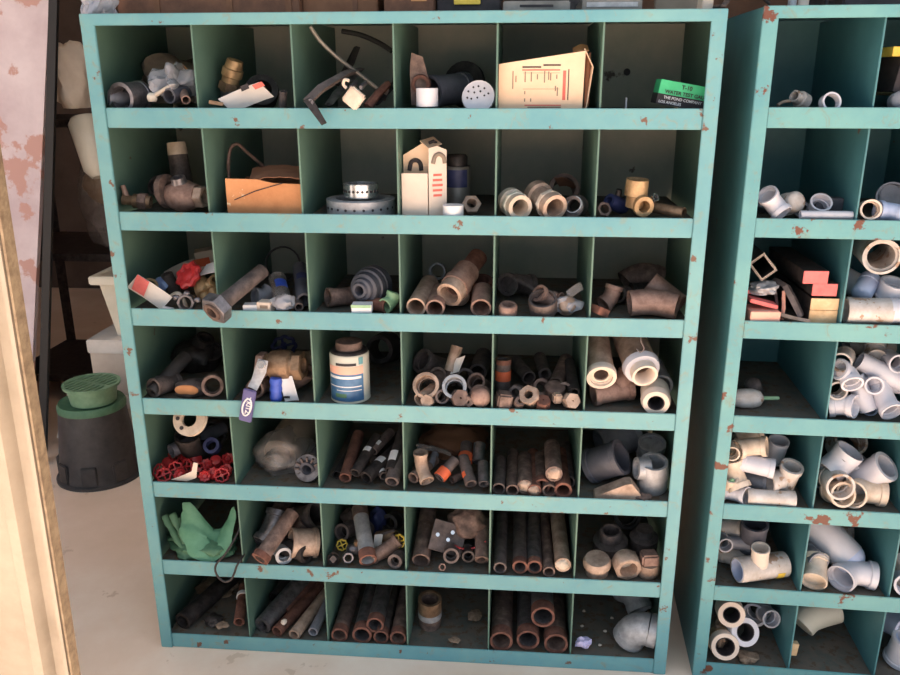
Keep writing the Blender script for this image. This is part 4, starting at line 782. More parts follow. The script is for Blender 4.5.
sd('galvanised_pipe', 6, 3, 368, 560, [('pipe_body', lathe([(0,8),(-66,8),(-66,6),(0,6.4)], (.32,-1,-.4)), 'galv', [('rusty_end', lathe([(.4,8.8),(-10,8.6),(-10,7),(.4,6.6)], (.32,-1,-.4)), 'rust_red'), ('rusty_end', lathe([(-54,8.4),(-66.4,8.4),(-66.4,6),(-54,7)], (.32,-1,-.4)), 'rust')])], 'silvery pipe with rusty ends topping the heap', d=.012, lift=3)
sc('old_valve', 6, 3, 353, 518, [('valve_body', crumple(13,12,11,.3,31,4), 'rust'), ('valve_mouth', lathe([(14,7),(6,8),(6,5),(14,5)], (.8,-.5,-.2)), 'iron')], 'rusty lumpy valve at upper left', 'valve', d=.18)
sc('blue_valve', 6, 3, 378, 521, [('valve_body', crumple(9,10,16,.25,33,4), 'navy')], 'dark blue valve body at the back', 'valve', d=.17)
A_('white_paper', 6, 3, 379, 541, [('scrap_sheet', sheet((-4,0,7),(8,1,0),(-2,-4,-14), 1.5, .5, 5), 'paper')], 'small white paper tag mid heap', 'paper', d=.08)
sc('small_valve_wheel', 6, 3, 399, 541, [('handle_body', handwheel(6, (-.3,-1,.4)), 'yellow', [('handle_hub', lathe([(3,2.2),(-8,2.2)], (-.3,-1,.4), closed=False), 'brass')])], 'little yellow tap handle at right', 'handle', d=.06)
sc('small_valve_wheel', 6, 3, 342, 545, [('handle_body', handwheel(5, (.3,-1,.4)), 'yellow')], 'little yellow tap handle at left', 'handle', d=.08)
sc('iron_elbow', 6, 3, 385, 555, elbow(7, (-.8,-.3,-.3), (.6,.2,.5), 14, 18, 'rust'), 'rusty bend right of the silvery pipe', d=.05)
sc('iron_coupling', 6, 3, 397, 559, coup(7, 14, (-.2,-1,.2), 'iron', .35), 'small ring at the right corner', d=.03)
sc('stem_nut', 6, 3, 348, 557, nut(6, 8, (.3,-1,.3), 'steel'), 'grey nut low at left', d=.03)
sc('iron_coupling', 6, 3, 392, 522, coup(9, 16, (-.3,-1,.3), 'dark_iron', .3), 'dark ring at upper right', d=.17, lift=18)
sc('iron_coupling', 6, 3, 364, 527, coup(8, 16, (.5,-1,.2), 'iron', .3), 'grey ring behind the silvery pipe', d=.15, lift=8)
sc('stop_valve', 6, 3, 387, 536, [('valve_body', lathe([(12,5),(2,6.5),(-12,5.5),(-12,3),(12,3)], (.8,-.3,.3)), 'brass_dull'), ('lever', boxm(18,2,3,(0,-4,6),(0,-20,0)), 'iron')], 'dull brass stop valve between tag and yellow handle', 'valve', d=.1, lift=4)
sc('iron_plug', 6, 3, 333, 560, plug(6, 10, (.2,-1,.5), 'iron'), 'square headed plug by the left divider', d=.03)

sd('wide_pipe', 6, 4, 421, 562, pipe(9, 80, (.0,1,.25), 'rust', .2), 'brown pipe along the left divider', d=.03)
A_('junction_plate', 6, 4, 448, 538, [('plate_body', rotbm(boxm(34,4,30), Euler((math.radians(-35), math.radians(20), math.radians(8))).to_matrix()), 'iron', [('bolt_head', lathe([(3,2),(0,2.3)], (0,-1,.6), (x,-3+z*-.4,z), 10, False), 'silver') for x, z in [(-9,7),(6,11),(1,0),(-3,-9)]]), ('valve_behind', crumple(20,16,17,.3,41,4,c=(20,18,8)), 'rust')], 'dark steel cover plate with four shiny bolts', 'plate', d=.07)
A_('red_wire', 6, 4, 468, 546, wire([(-14,0,0),(-4,-1,-3),(8,0,-1),(18,2,5)], 1.0, 'red'), 'thin red wire in front of the plate', 'wire', d=.055, free=True)
sc('iron_coupling', 6, 4, 451, 553, coup(7.5, 16, (.1,-1,.2), 'iron', .25), 'ring mouth under the cover plate', d=.04)
sc('iron_coupling', 6, 4, 468, 553, coup(6, 16, (.1,-1,.1), 'dark_iron', .25), 'small dark ring right of plate', d=.05)
sd('short_nipple', 6, 4, 484, 560, pipe(7, 40, (-.05,1,.5), 'rust', .4), 'dull nipple by the right divider', d=.03)
sc('rusty_chip', 6, 4, 442, 567, nut(4, 5, (.3,-1,.6), 'copper'), 'tiny copper bit at the lip', 'pipe fitting', d=.012)
sc('orange_stub', 6, 4, 461, 533, lat([(8,5),(-8,6),(-8,3),(8,3)], (.2,-.6,1), 'brass'), 'brass stub standing behind the plate', d=.15, lift=16)

c6 = [(500,568,6.5,'iron',.012,.02,'left divider pipe'),(520,567,7.5,'iron',.018,0,'open mouthed pipe, left of the pair'),(534.5,567,7.5,'steel',.018,0,'open mouthed pipe, right of the pair'),(549,572,6,'rust',.01,0,'low pipe right of the pair'),(563,565,8,'tan_metal',.014,0,'pale pipe clogged with dirt'),(570,572,6,'iron',.05,0,'dark pipe beside the right divider')]
for i, (x, y, r_, m_, d_, dz, ds) in enumerate(c6):
    p = pipe(r_, 150, (-.02*(i > 2),1,.015), m_, .25, em='rust_red' if i in (1, 2) else None)
    if 'clogged' in ds: p[0][3].append(('dirt_plug', crumple(r_*.75,3,r_*.75,.4,i,3), 'pvc_tan'))
    sd('long_pipe', 6, 5, x, y, p, f'{ds}', d=d_)
sc('hex_plug', 6, 6, 610, 546, lat([(13,10),(9,11.5),(2,11.5),(0,17),(-10,17),(-14,16),(-14,8),(10,7.5),(13,8)], (-.05,-.2,1), 'iron'), 'dull collar with open mouth on top', d=.12)
sc('round_plug', 6, 6, 597, 567, lat([(6,.1),(6,12),(2,14),(-2,14),(-3,11),(-12,11.5),(-12,.1)], (-.05,-.2,1), 'tan_metal'), 'round headed tan plug at left front', 'cap', d=.03)
sc('hex_coupling', 6, 6, 626, 570, [('cap_body', prism(14,16,(.15,-.8,-.15),(0,0,0),8,9), 'tan_metal', [('domed_back', lathe([(-5,13),(-12,9),(-13,.1),(-5,.1)], (.15,-.8,-.15)), 'pvc_tan')])], 'tan octagonal cap mouth down in the middle', 'cap', d=.03)
sc('square_plug', 6, 6, 648, 566, [('plug_body', lathe([(4,11),(-8,12),(-12,10),(-12,.1),(4,.1)], (0,-.2,1)), 'tan_metal', [('square_head', boxm(17,15,13,(0,-2,8),(0,0,8),bev=2), 'copper')])], 'square headed tan plug by the stile', d=.04)
sc('round_plug', 6, 6, 643, 548, lat([(14,8),(6,9),(4,14),(-8,14),(-12,12),(-12,.1),(14,.1)], (0,-.2,1), 'iron'), 'dull stepped plug behind square headed one', d=.14)
sc('iron_coupling', 6, 6, 625, 532, coup(12, 20, (0,-1,.4), 'dark_iron', .2), 'black ring in the rear shadow', d=.24)

sc('iron_coupling', 6, 3, 342, 530, coup(8, 18, (-.4,-1,.3), 'iron', .25), 'iron coupling halfway up the left divider', d=.12, lift=6)
sc('supply_valve', 6, 3, 357, 549, [('valve_body', lathe([(10,4),(2,6),(-10,5),(-10,3),(10,3)], (-.8,-.5,.3)), 'steel'), ('valve_stem', lathe([(12,2),(0,3)], (0,-.3,1), closed=False), 'brass_dull')], 'steel valve with brassy stem left of silvery pipe', 'valve', d=.06)
sc('iron_coupling', 6, 2, 250, 545, coup(8, 20, (-.2,-1,.2), 'dark_iron', .25), 'dark coupling low by the left divider', d=.1)
sc('iron_elbow', 6, 2, 297, 535, elbow(9, (-.7,-.6,.2), (.6,.2,.7), 14, 16, 'rust'), 'rusty bend above the large tan coupling', d=.11, lift=6)
sc('iron_coupling', 6, 4, 478, 530, coup(10, 22, (.4,-1,.3), 'dark_iron', .2), 'dark coupling high by the right divider', d=.16, lift=14)
sc('pipe_nipple', 5, 4, 452, 480, pipe(4, 22, (.8,.8,.1), 'rust', .3), 'thin rusty nipple lying mid floor', d=.05)
A_('litter_flakes', 7, 1, 222, 625, blob(6,5,1.4,'debris',66,.5,'flake_body',3), 'small brown flake heap beside taped pipe', 'debris', d=.02)
A_('litter_flakes', 7, 4, 455, 640, blob(5,4,1.2,'debris',67,.5,'flake_body',3), 'brown flake heap at the lip', 'debris', d=.02)
A_('litter_flakes', 7, 4, 475, 615, blob(7,8,1.2,'debris',68,.5,'flake_body',3), 'brown flake heap right of the upright nipple', 'debris', d=.12)
# ---- seventh row
sd('dark_pipe', 7, 1, 183, 624, pipe(9, 110, (.32,1,.02), 'dark_iron', .3), 'thick dark pipe along left divider', d=.03)
A_('tan_chip', 7, 1, 187, 612, [('chip_body', crumple(4,3,5,.3,2,3), 'tan_metal')], 'tan chip lying on the dark pipe', 'scrap', d=.07, lift=18)
sd('taped_pipe', 7, 1, 239, 622, pipe(5.5, 50, (-.2,1,.15), 'rust_red', .3, fat=(34,38,'white')), 'reddish pipe with white tape band at right', d=.03)
A_('debris_clump', 7, 1, 214, 620, blob(9,8,4,'dark_iron',51,.5,'clump_body',3), 'dark clump of dirt mid floor', 'debris', d=.05)
A_('debris_clump', 7, 1, 218, 598, blob(18,18,3,'debris',52,.5,'clump_body',3), 'brown litter spread at the back', 'debris', d=.2)
sd('steel_pipe', 7, 2, 252, 627, pipe(9, 100, (.35,1,.12), 'steel', .4), 'thick walled grey pipe slanting back', d=.03)
sd('rust_pipe', 7, 2, 277, 634, pipe(6, 120, (.35,1,.02), 'rust_red', .25), 'reddish pipe in the middle', d=.02)
sd('rust_pipe', 7, 2, 285, 612, pipe(5, 80, (.36,1,.1), 'rust_red', .25), 'upper reddish pipe', d=.09)
sd('tan_pipe', 7, 2, 294, 635, pipe(6, 100, (.27,1,.05), 'tan_metal', .3), 'tan ended pipe right of the middle', d=.01)
sd('grey_pipe', 7, 2, 313, 632, pipe(5, 80, (.1,1,.03), 'pvc_grey', .3), 'grey pipe by the right divider', d=.02)
sd('black_pipe', 7, 2, 262, 615, pipe(6, 90, (.28,1,.05), 'dark_iron', .25), 'black pipe behind the thick grey one', d=.2)
sc('dirt_bit', 7, 2, 284, 622, [('bit_body', crumple(3,3,3,.3,4,2), 'white_card')], 'tiny pale bit on the reddish pipes', 'scrap', d=.03, lift=14)
c7 = [(339,636,8,'rust',.012,.0,'pipe beside the left divider'),(362,638,9.5,'steel',.012,0,'broad silvery pipe with rusty mouth'),(375,625,8.5,'steel',.018,0,'topmost pipe with an orange rusty mouth'),(381,638,7.5,'iron',.015,0,'pipe mouth beneath the topmost pipe'),(398,638,8,'rust',.013,0,'pipe beside the right divider')]
for i, (x, y, r_, m_, d_, dz, ds) in enumerate(c7):
    sd('long_pipe', 7, 3, x, y, pipe(r_, 150, (-.01,1,.015), m_, .2, em='rust_red'), ds, d=d_, lift=0)
sc('rusty_nipple', 7, 4, 430, 611, [('nipple_body', lathe([(17,11.5),(-17,11.5),(-17,9),(17,9.6)], (.02,-.15,1)), 'rust', [('orange_thread', lathe([(17.3,12),(2,12),(2,11),(17.3,9)], (.02,-.15,1)), 'brass_dull'), ('white_tape', lathe([(2,12.2),(-5,12.2),(-5,11),(2,11)], (.02,-.15,1)), 'galv')])], 'rusty nipple standing upright with a white band')
sc('rusty_coupling', 7, 4, 446, 598, coup(11, 26, (-.1,-.1,1), 'rust_red', .2), 'reddish coupling standing behind', d=.27)
c8 = [(500,644,11,'rust',.012,'broad pipe at the left divider'),(528,640,11,'steel',.014,'bluish grey pipe second from left'),(543,617,11.5,'steel',.018,'topmost pipe with orange mouth'),(556,645,11.5,'rust',.012,'broad pipe at the right divider')]
for i, (x, y, r_, m_, d_, ds) in enumerate(c8):
    sd('long_pipe', 7, 5, x, y, pipe(r_, 140, (0,1,.0), m_, .16, em='rust_red'), ds, d=d_)
sc('wide_elbow', 7, 6, 636, 643, elbow(16, (.95,-.25,-.1), (-.35,.2,-.9), 20, 20, 'galv', .14, rim=1.03), 'large galvanised bend lying at the front', d=.05)
sc('wide_elbow', 7, 6, 640, 618, elbow(12.5, (.3,-.7,-.6), (-.5,.7,-.3), 18, 18, 'galv', .14, rim=1.03), 'smaller grey bend behind the large one', d=.19)
A_('petal_scrap', 7, 6, 583, 643, [('scrap_body', crumple(7,5,5,.7,61,3), 'petal')], 'crumpled pale lilac scrap near divider', 'scrap', d=.03)
for i, (x, y) in enumerate([(584,611),(582,626),(612,618),(605,631),(600,645)]):
    A_('paint_fleck', 7, 6, x, y, [('fleck_body', crumple(1.8,1.6,1.0,.5,70+i,2), 'white_card')], ['farthest pale fleck by the divider','pale fleck midway by the divider','pale fleck right of middle','pale fleck in the centre','pale fleck nearest the lip'][i], 'scrap')

# ================================================================ RIGHT RACK
def pv(name, r, c, px, py, p, desc, cat='pipe fitting', **k): return B_(name, r, c, px, py, p, desc, cat, **k)
pv('pipe_coupling', 1, 1, 800, 99, [('fitting_body', lathe([(9,6),(2,6.5),(1,8),(-8,8),(-8,5),(9,4.5)], (-.8,-.5,.35)), 'pvc_dirty')], 'cream stepped adapter', d=.06)
pv('pipe_coupling', 1, 1, 830, 107, lat([(3,9.5),(-6,9.5),(-6,7.6),(3,7.6)], (.1,-1,.3), 'pvc'), 'white ring just above the lip', d=.015)
pv('thin_hose', 1, 1, 784, 103, wire([(-6,0,-2),(0,3,1),(8,6,2)], 1.6, 'ink_grey', name='hose_body'), 'thin grey tube end in left corner', 'hose', d=.03)
pv('bin_tray', 1, 2, 927, 94, box(84, 110, 2.6, (0,0,0), 'wood'), 'pale wooden tray board set across the bin', 'board', d=.2, free=True)
pv('yellow_box', 1, 2, 902, 52, box(38, 50, 9, (0,0,0), 'yellow'), 'yellow box on top of the books', 'box', d=.1, free=True)
pv('dark_book', 1, 2, 890, 75, box(11, 60, 32, (0,8,0), 'ink'), 'dark box standing on the tray', 'box', d=.1, free=True)
pv('tan_book', 1, 2, 904, 75, box(14, 60, 32, (0,5,0), 'white_card'), 'cream box standing on the tray', 'box', d=.1, free=True)
pv('grey_fitting', 1, 2, 899, 101, cap(9, 14, (-.2,-1,.2), 'pvc_grey'), 'round grey cap under the tray', 'cap', d=.03)

pv('pipe_elbow', 2, 1, 773, 205, elbow(9.5, (-.7,-.5,.75), (.5,-.5,-.6), 14, 16, 'pvc', .15), 'white bend in the left corner', d=.03)
pv('pipe_plug', 2, 1, 791, 203, cap(10.5, 16, (.3,-.8,.3), 'pvc_dirty'), 'dull cream cap', 'cap', d=.05)
pv('pipe_elbow', 2, 1, 764, 201, coup(9, 18, (-.3,-1,.5), 'pvc_grey'), 'grey ring behind the white bend', d=.12)
pv('pipe_stub', 2, 1, 818, 215, pipe(4.2, 50, (1,.0,0), 'pvc', .2), 'thin white pipe lying along the lip', 'pipe', d=.01, free=False)
pv('pipe_coupling', 2, 1, 819, 207, coup(10, 17, (-.05,-.8,.75), 'pvc', .12), 'white coupling mouth tilted up', d=.05)
pv('grey_box', 2, 1, 835, 205, box(26, 14, 15, (0,0,0), 'pvc_dark'), 'dark grey block in the right corner', 'box', d=.08)
pv('pipe_coupling', 2, 1, 802, 209, coup(7, 16, (-.4,-1,.1), 'pvc_grey', .2), 'small grey ring between the caps', d=.07)
pv('pipe_coupling', 2, 2, 869, 210, coup(9.5, 20, (-.2,-1,.2), 'white_card', .14), 'cream coupling facing out by divider', d=.02)
pv('pipe_elbow', 2, 2, 888, 204, elbow(13, (-.2,-1,.3), (.9,.2,-.1), 13, 18, 'pvc_grey', .12), 'grey bend behind', d=.12)
pv('pipe_elbow', 2, 2, 892, 212, elbow(9, (-1,-.1,.1), (.6,-.6,-.1), 14, 14, 'pvc_blue', .15), 'bluish white bend at the lip', d=.02)

# third row of the right rack: bars and square tube
fr = bmesh.new()
def sqtube(w, h, l, t, ax, roll, bm):
    x, y, z = basis(ax); a = math.radians(roll); X = x*math.cos(a)+y*math.sin(a); Y = -x*math.sin(a)+y*math.cos(a)
    rr = []
    for s, o in [(0,0),(-l,0),(-l,t),(0,t)]:
        rr.append([z*s+X*sx*(w/2-o)+Y*sy*(h/2-o) for sx, sy in [(1,1),(-1,1),(-1,-1),(1,-1)]])
    return rings(bm, rr, True)
pv('square_tube', 3, 1, 763, 267, [('tube_body', sqtube(18,22,120,1.6,(-.1,-1,.05),40,fr), 'dark_iron', [('cut_edge', sqtube(18.2,22.2,1.2,1.9,(-.1,-1,.05),40,bmesh.new()), 'white_card')])], 'square steel tube end turned diamond wise', 'bar', d=.02, lift=30)
for x, y, w, h, me_, ds, lf in [(834,317,27,13,'wood','lower bar with cream painted end',0),(834,304.5,27,12,'wood','second bar with cream painted end',13),(831,290,24,12.5,'red_paint','third bar with red painted end',25.5),(822,277.5,24,13,'red_paint','topmost bar with red painted end',38.5)]:
    pv('painted_bar', 3, 1, x, y, [('bar_body', boxm(w,120,h,(-6,61,0)), 'dark_iron', [('painted_end', boxm(w,1.2,h,(-6,.2,0)), me_)])], f'dark steel {ds}', 'bar', d=.012)
pv('pink_block', 3, 1, 762, 316, box(29, 30, 13.5, (0,0,2), 'pink'), 'pale pink block at the bottom left', 'block', d=.02)
pv('red_slab', 3, 1, 762, 302, box(28, 16, 4, (0,14,0), 'red_paint'), 'red slab resting on the pink block', 'bar', d=.03, lift=15)
pv('red_slab', 3, 1, 753, 291, box(16, 14, 4, (0,6,0), 'red_paint'), 'short red slab under silver scraps', 'bar', d=.06, lift=24)
pv('foil_scrap', 3, 1, 764, 289, blob(14,9,7,'galv',81,.5,'foil_body',4), 'crumpled silver scrap over red slab', 'scrap', d=.05, lift=24)
pv('angle_iron', 3, 1, 792, 300, [('bar_body', sweep([(-12,20,16),(-6,4,13),(0,-2,2),(9,-6,-15)],[4.5,5,5,4.5],4,flat=.45),'iron')], 'bent angle iron leaning right', 'bar', d=.035)
pv('angle_iron', 3, 1, 784, 306, [('bar_body', sweep([(0,6,14),(0,0,-2),(-1,-2,-14)],[3,3,3],4,flat=.6),'pink')], 'pinkish upright strip', 'bar', d=.03)
pv('angle_iron', 3, 1, 795, 318, [('bar_body', sweep([(-15,4,2),(0,0,-1),(14,-2,-3)],[3.6,3.6,3.2],4,flat=.7),'tan_metal')], 'rusty strip lying at the lip', 'bar', d=.012)
pv('angle_iron', 3, 1, 777, 304, [('bar_body', sweep([(-2,6,15),(0,0,0),(0,-2,-15)],[2.4,2.4,2.4],4,flat=.6),'steel')], 'grey upright strip', 'bar', d=.04)
pv('wide_pipe', 3, 2, 882, 257, [('pipe_body', lathe([(0,18),(-90,18),(-90,15.5),(0,15.5)], (-.2,-1,.0)), 'pvc_dirty', [('inner_sleeve', lathe([(-4,15.4),(-40,15.4),(-40,13),(-4,13)], (-.2,-1,.0)), 'pvc_dirty')])], 'wide cream pipe mouth at the top', 'pipe', d=.03)
pv('pipe_coupling', 3, 2, 869, 312, coup(13, 42, (1,-.05,0), 'pvc_dirty', .12, rim=1.02), 'large white coupling lying along the lip', d=.01)
pv('pipe_coupling', 3, 2, 900, 312, coup(12.5, 20, (1,-.05,0), 'pvc', .12), 'white coupling cut off at the right, bottom', d=.01)
pv('pipe_elbow', 3, 2, 866, 287, cap(10, 24, (-.5,-.6,-.4), 'pvc_blue'), 'bluish white cap resting on the big coupling', d=.08, lift=20)
pv('pipe_coupling', 3, 2, 892, 290, coup(13, 18, (.1,-.3,1), 'pvc', .12), 'white ring standing mouth up', d=.06, lift=24)
pv('pipe_elbow', 3, 2, 852, 283, coup(12, 36, (.6,-.8,-.3), 'pvc', .12), 'white coupling sloping along the divider', d=.14, lift=12)

pv('float_ball', 4, 1, 747, 399, [('float_body', lathe([(16,.3),(15.5,4),(12,8),(5,10),(-6,9.6),(-14,8),(-18,5),(-19,.3)], (1,.1,-.03)), 'pvc_dirty', [('float_stem', lathe([(32,1.6),(30,2),(15,2),(15,.1),(32,.1)], (1,.1,0)), 'light_green')])], 'pear shaped dull float with a green stem', 'float', d=.07)
pv('round_plug', 4, 1, 753, 391, cap(8, 14, (-.3,-.5,.7), 'iron'), 'round grey cap behind the float', 'cap', d=.13)
for (x, y, k, ds, d_, lf) in [
  (868,347,pipe(9.5,46,(1,.1,0),'pvc_dirty',.15),'tan pipe across the very top',.16,42),
  (873,356,elbow(9,(-.1,-1,.0),(.3,.6,.8),11,14,'pvc_dirty',.13),'bend mouth below the top pipe',.09,32),
  (843,359,coup(9.5,26,(-.5,-1,0),'pvc_dirty',.13),'ring mouth high by the left divider',.05,30),
  (893,361,coup(9,26,(.0,-1,.1),'pvc',.13),'ring mouth at the upper right',.06,30),
  (880,371,[('fitting_body',sweep([(-20,4,9),(0,0,0),(24,-4,-12)],9.6,20,.85),'pvc')],'long white pipe slanting down right',.05,20),
  (848,373,elbow(9.5,(-.7,-.3,.35),(.05,-.9,-.5),14,15,'pvc',.2),'bend with its mouth facing out, left of middle',.03,14),
  (872,384,coup(8.5,22,(-.2,-1,.2),'pvc',.15),'tilted coupling in the centre',.035,12),
  (862,395,[('fitting_body',sweep([(-8,6,18),(0,0,0),(7,-4,-14)],9,20,.85),'pvc')],'white pipe standing diagonally in the middle',.04,4),
  (834,388,coup(9,22,(-.1,-1,.1),'pvc_dirty',.14),'coupling halfway up the left divider',.04,14),
  (845,409,elbow(10.5,(.75,-.7,.1),(-.8,.2,-.2),12,14,'pvc',.14),'large bend at the bottom left',.015,0),
  (886,402,elbow(10,(.2,-.9,-.45),(-.2,.5,.8),16,22,'pvc',.16),'bend mouth at the lower right',.02,0),
  (860,366,coup(9,24,(.6,-.4,.7),'pvc_blue',.14),'bluish coupling behind the middle ones',.12,20),
  (900,385,coup(9,24,(.9,-.4,.1),'pvc',.14),'coupling at the right edge',.05,8),
  (872,409,coup(8,20,(-.6,-.7,-.1),'pvc_blue',.14),'bluish coupling low in the gap',.06,0)]:
    pv('pvc_fitting', 4, 2, x, y, k, ds, d=d_, lift=lf)
for (x, y, k, ds, d_, lf) in [
  (743,437,elbow(8.5,(-.9,-.3,.1),(.8,.1,.3),14,18,'pvc_tan',.14),'tan bend across the top',.12,36),
  (750,446,elbow(9,(-.9,-.4,-.1),(.9,-.4,.2),16,16,'pvc_tan',.14),'tan bend with open right mouth',.05,30),
  (731,451,coup(7,18,(-.1,-1,.1),'pvc_tan',.14),'small ring against the stile',.03,28),
  (757,465,coup(9.5,32,(1,-.25,-.1),'pvc',.12),'white coupling lying crosswise',.035,20),
  (776,450,coup(9.5,26,(.05,-.3,1),'pvc',.12),'white coupling standing upright',.12,14),
  (733,474,elbow(10.5,(-.2,-.1,1),(.4,-.6,-.8),18,18,'pvc_tan',.14),'tan bend curving down by the stile',.035,6),
  (757,481,coup(9,22,(.9,-.5,.1),'pvc_grey',.14),'grey coupling in the middle',.07,6),
  (771,499,coup(8,46,(1,-.05,0),'pvc_dirty',.12),'stained long coupling along the lip',.012,0),
  (738,500,elbow(8.5,(.8,-.8,.1),(-.9,.1,.1),12,14,'pvc',.14),'white bend mouth at the bottom left',.012,0),
  (736,446,coup(8,20,(.3,-.6,.5),'pvc_dirty',.12),'stained coupling behind the ring',.13,24)]:
    pv('pvc_fitting', 5, 1, x, y, k, ds, d=d_, lift=lf)
pv('pvc_tee', 5, 1, 787, 478, tee(10,(.1,-.35,1),(-1,-.3,-.1),17,20,'pvc_dirty',.14), 'white tee standing upright at right', d=.05)
pv('paint_smudge_fitting', 5, 1, 730, 484, [('fitting_body', coup(7, 16, (.1,-.6,1), 'pvc_tan')[0][1], 'pvc_tan', [('green_smudge', crumple(3.4,1.6,4,.3,4,3,c=(1,-6,2)), 'light_green')])], 'tan coupling with a green smudge', d=.012)
for (x, y, k, ds, d_, lf) in [
  (846,443,coup(16,22,(.1,-.7,.7),'pvc_dirty',.12,rim=1.03),'wide dark mouthed cup at the top',.14,22),
  (840,462,elbow(14,(.5,-.2,1),(-.6,-.2,-.5),16,16,'pvc',.1,rim=1.03),'white wide bend left of middle',.06,20),
  (850,470,coup(12,30,(.4,-.3,.8),'pvc',.12),'white coupling leaning in the centre',.09,12),
  (877,474,coup(14,40,(.55,-.55,.75),'pvc',.16,rim=1.1),'large white coupling leaning to the right',.06,8),
  (837,483,coup(13,28,(-.05,-1,.1),'pvc_dirty',.12),'ring mouth with an inner ridge, facing out',.02,14),
  (858,496,elbow(12.5,(-.6,-.9,.15),(.98,-.1,-.05),20,26,'pvc_tan',.13),'tan long bend at the bottom right',.03,0),
  (838,505,coup(12,24,(.1,-1,.3),'pvc_tan',.12),'tan ring mouth at the lip',.012,0),
  (822,474,coup(11,22,(-.4,-1,.1),'pvc_grey',.12),'grey coupling by the left divider',.1,12)]:
    pv('pvc_fitting', 5, 2, x, y, k, ds, d=d_, lift=lf)
for (x, y, k, ds, d_, lf) in [
  (753,535,coup(12.5,34,(-.05,-.25,1),'pvc_dark',.12),'dark coupling standing upright',.08,16),
  (760,556,coup(8.5,22,(-.1,-.2,1),'white_card',.12),'clean white stub below the dark coupling',.03,14),
  (734,560,coup(10,26,(.8,-.5,.05),'pvc_dirty',.14),'stained wide coupling at the left',.1,4),
  (730,528,coup(10,24,(.8,-.4,.2),'pvc_dirty',.14),'stained coupling in upper left corner',.12,30),
  (739,543,coup(7,22,(.9,-.3,.1),'pvc_grey',.14),'small grey coupling mid left',.08,20),
  (723,542,coup(7,16,(.1,-1,.1),'pvc_grey',.14),'grey ring against the stile',.05,22)]:
    pv('pvc_fitting', 6, 1, x, y, k, ds, d=d_, lift=lf)
pv('pvc_tee', 6, 1, 764, 575, [('fitting_body', lathe([(26,12.6),(20,12.8),(-20,12.8),(-26,13),(-26,11),(26,11)], (-1,-.3,.0)), 'pvc_dirty', [('blue_mouth', lathe([(26.2,11.2),(6,11),(6,10.2),(26.2,10.4)], (-1,-.3,0)), 'pvc_blue'), ('yellow_sticker', arc_patch(13,-20,-12,95,135,(-1,-.3,0)), 'yellow')])], 'large white coupling on its side with yellow sticker', d=.012)
for (x, y, k, ds, d_, lf) in [
  (836,545,[('fitting_body',sweep([(-26,24,20),(0,0,0),(10,-8,-9)],[17,17,17],26,.9),'pvc',[('domed_end',crumple(16.5,16.5,16.5,.0,0,4,c=(9,-7,-8)),'pvc_blue')])],'fat white capped pipe sloping down right',.09,10),
  (813,557,coup(9.5,24,(.15,-1,.1),'pvc_grey',.12),'ring mouth by the left divider',.06,14),
  (812,574,elbow(11,(-.35,-.9,-.35),(.2,.7,.6),14,16,'pvc_tan',.13),'tan bend with a dark mouth at left',.02,0),
  (852,579,elbow(12.5,(-.75,-.75,-.1),(.98,-.15,-.1),18,24,'pvc',.12),'clean white bend at the bottom right',.02,0),
  (846,530,coup(10,20,(.8,-.4,.2),'pvc_dirty',.12),'ring peeking behind the fat pipe',.2,30)]:
    pv('pvc_fitting', 6, 2, x, y, k, ds, d=d_, lift=lf)
pv('pvc_fitting', 6, 3, 904, 570, coup(11,26,(.1,-.3,1),'pvc_dirty'), 'stained coupling at the picture edge, upper', d=.05, lift=8)
pv('pvc_fitting', 6, 3, 905, 590, coup(11,24,(-.3,-1,.2),'pvc'), 'white ring at the picture edge, lower', d=.012)
def thick(r, l, ax, m, bore): return [('fitting_body', lathe([(l/2,r*.96),(l/2-2,r),(-l/2,r),(-l/2,bore),(l/2,bore)], ax), m, [('dark_bore', lathe([(l/2+.2,bore+.4),(-l/2,bore+.2),(-l/2,bore-.6),(l/2+.2,bore-.4)], ax), 'ink')])]
pv('thick_bushing', 7, 1, 730, 611, thick(13.5,20,(-.1,-1,.25),'white_card',8), 'upper thick cream ring facing out', d=.05, lift=20)
pv('thick_bushing', 7, 1, 741, 630, thick(14.5,22,(.15,-1,.5),'pvc',8.5), 'middle thick white ring tilted up', d=.05, lift=6)
pv('thick_bushing', 7, 1, 724, 656, thick(14,24,(-.05,-1,.3),'white_card',9)+[('brass_trim', lathe([(2,14.4),(-8,14.8),(-8,14),(2,13.8)], (-.05,-1,.3)), 'brass')], 'lowest thick cream ring with brassy back', d=.012)
pv('pvc_fitting', 7, 1, 757, 611, coup(11,24,(-.5,-.9,.2),'pvc'), 'white coupling at the upper right', d=.14, lift=10)
pv('pvc_fitting', 7, 1, 768, 616, coup(8.5,18,(.1,-1,.3),'pvc',.13), 'small white ring right of the coupling', d=.1, lift=8)
pv('brown_scrap', 7, 1, 717, 634, blob(7,14,14,'debris',91,.5,'scrap_body',3), 'dirty brown lump beside the stile', 'scrap', d=.07)
pv('litter', 7, 1, 748, 660, blob(10,8,3,'debris',92,.6,'litter_body',3), 'dark litter on the bin floor', 'scrap', d=.03)
pv('cream_elbow', 7, 2, 817, 618, [('fitting_body', sweep(smooth_path([(-16,-4,-6),(-8,0,0),(4,4,3),(20,8,6)]), 14, 20, 0), 'cream')], 'smooth cream bend in the upper left', d=.12, lift=2)
pv('wood_chip', 7, 2, 793, 648, box(8, 6, 14, (0,5,3), 'wood'), 'small upright wood chip by the divider', 'scrap', d=.03)
pv('pvc_fitting', 7, 3, 900, 625, coup(14,26,(.2,-1,.2),'pvc_blue'), 'bluish ring at the picture edge, upper', d=.09, lift=12)
pv('pvc_fitting', 7, 3, 902, 657, coup(14,30,(.1,-.2,1),'pvc'), 'white coupling at the picture edge, lower', d=.04)
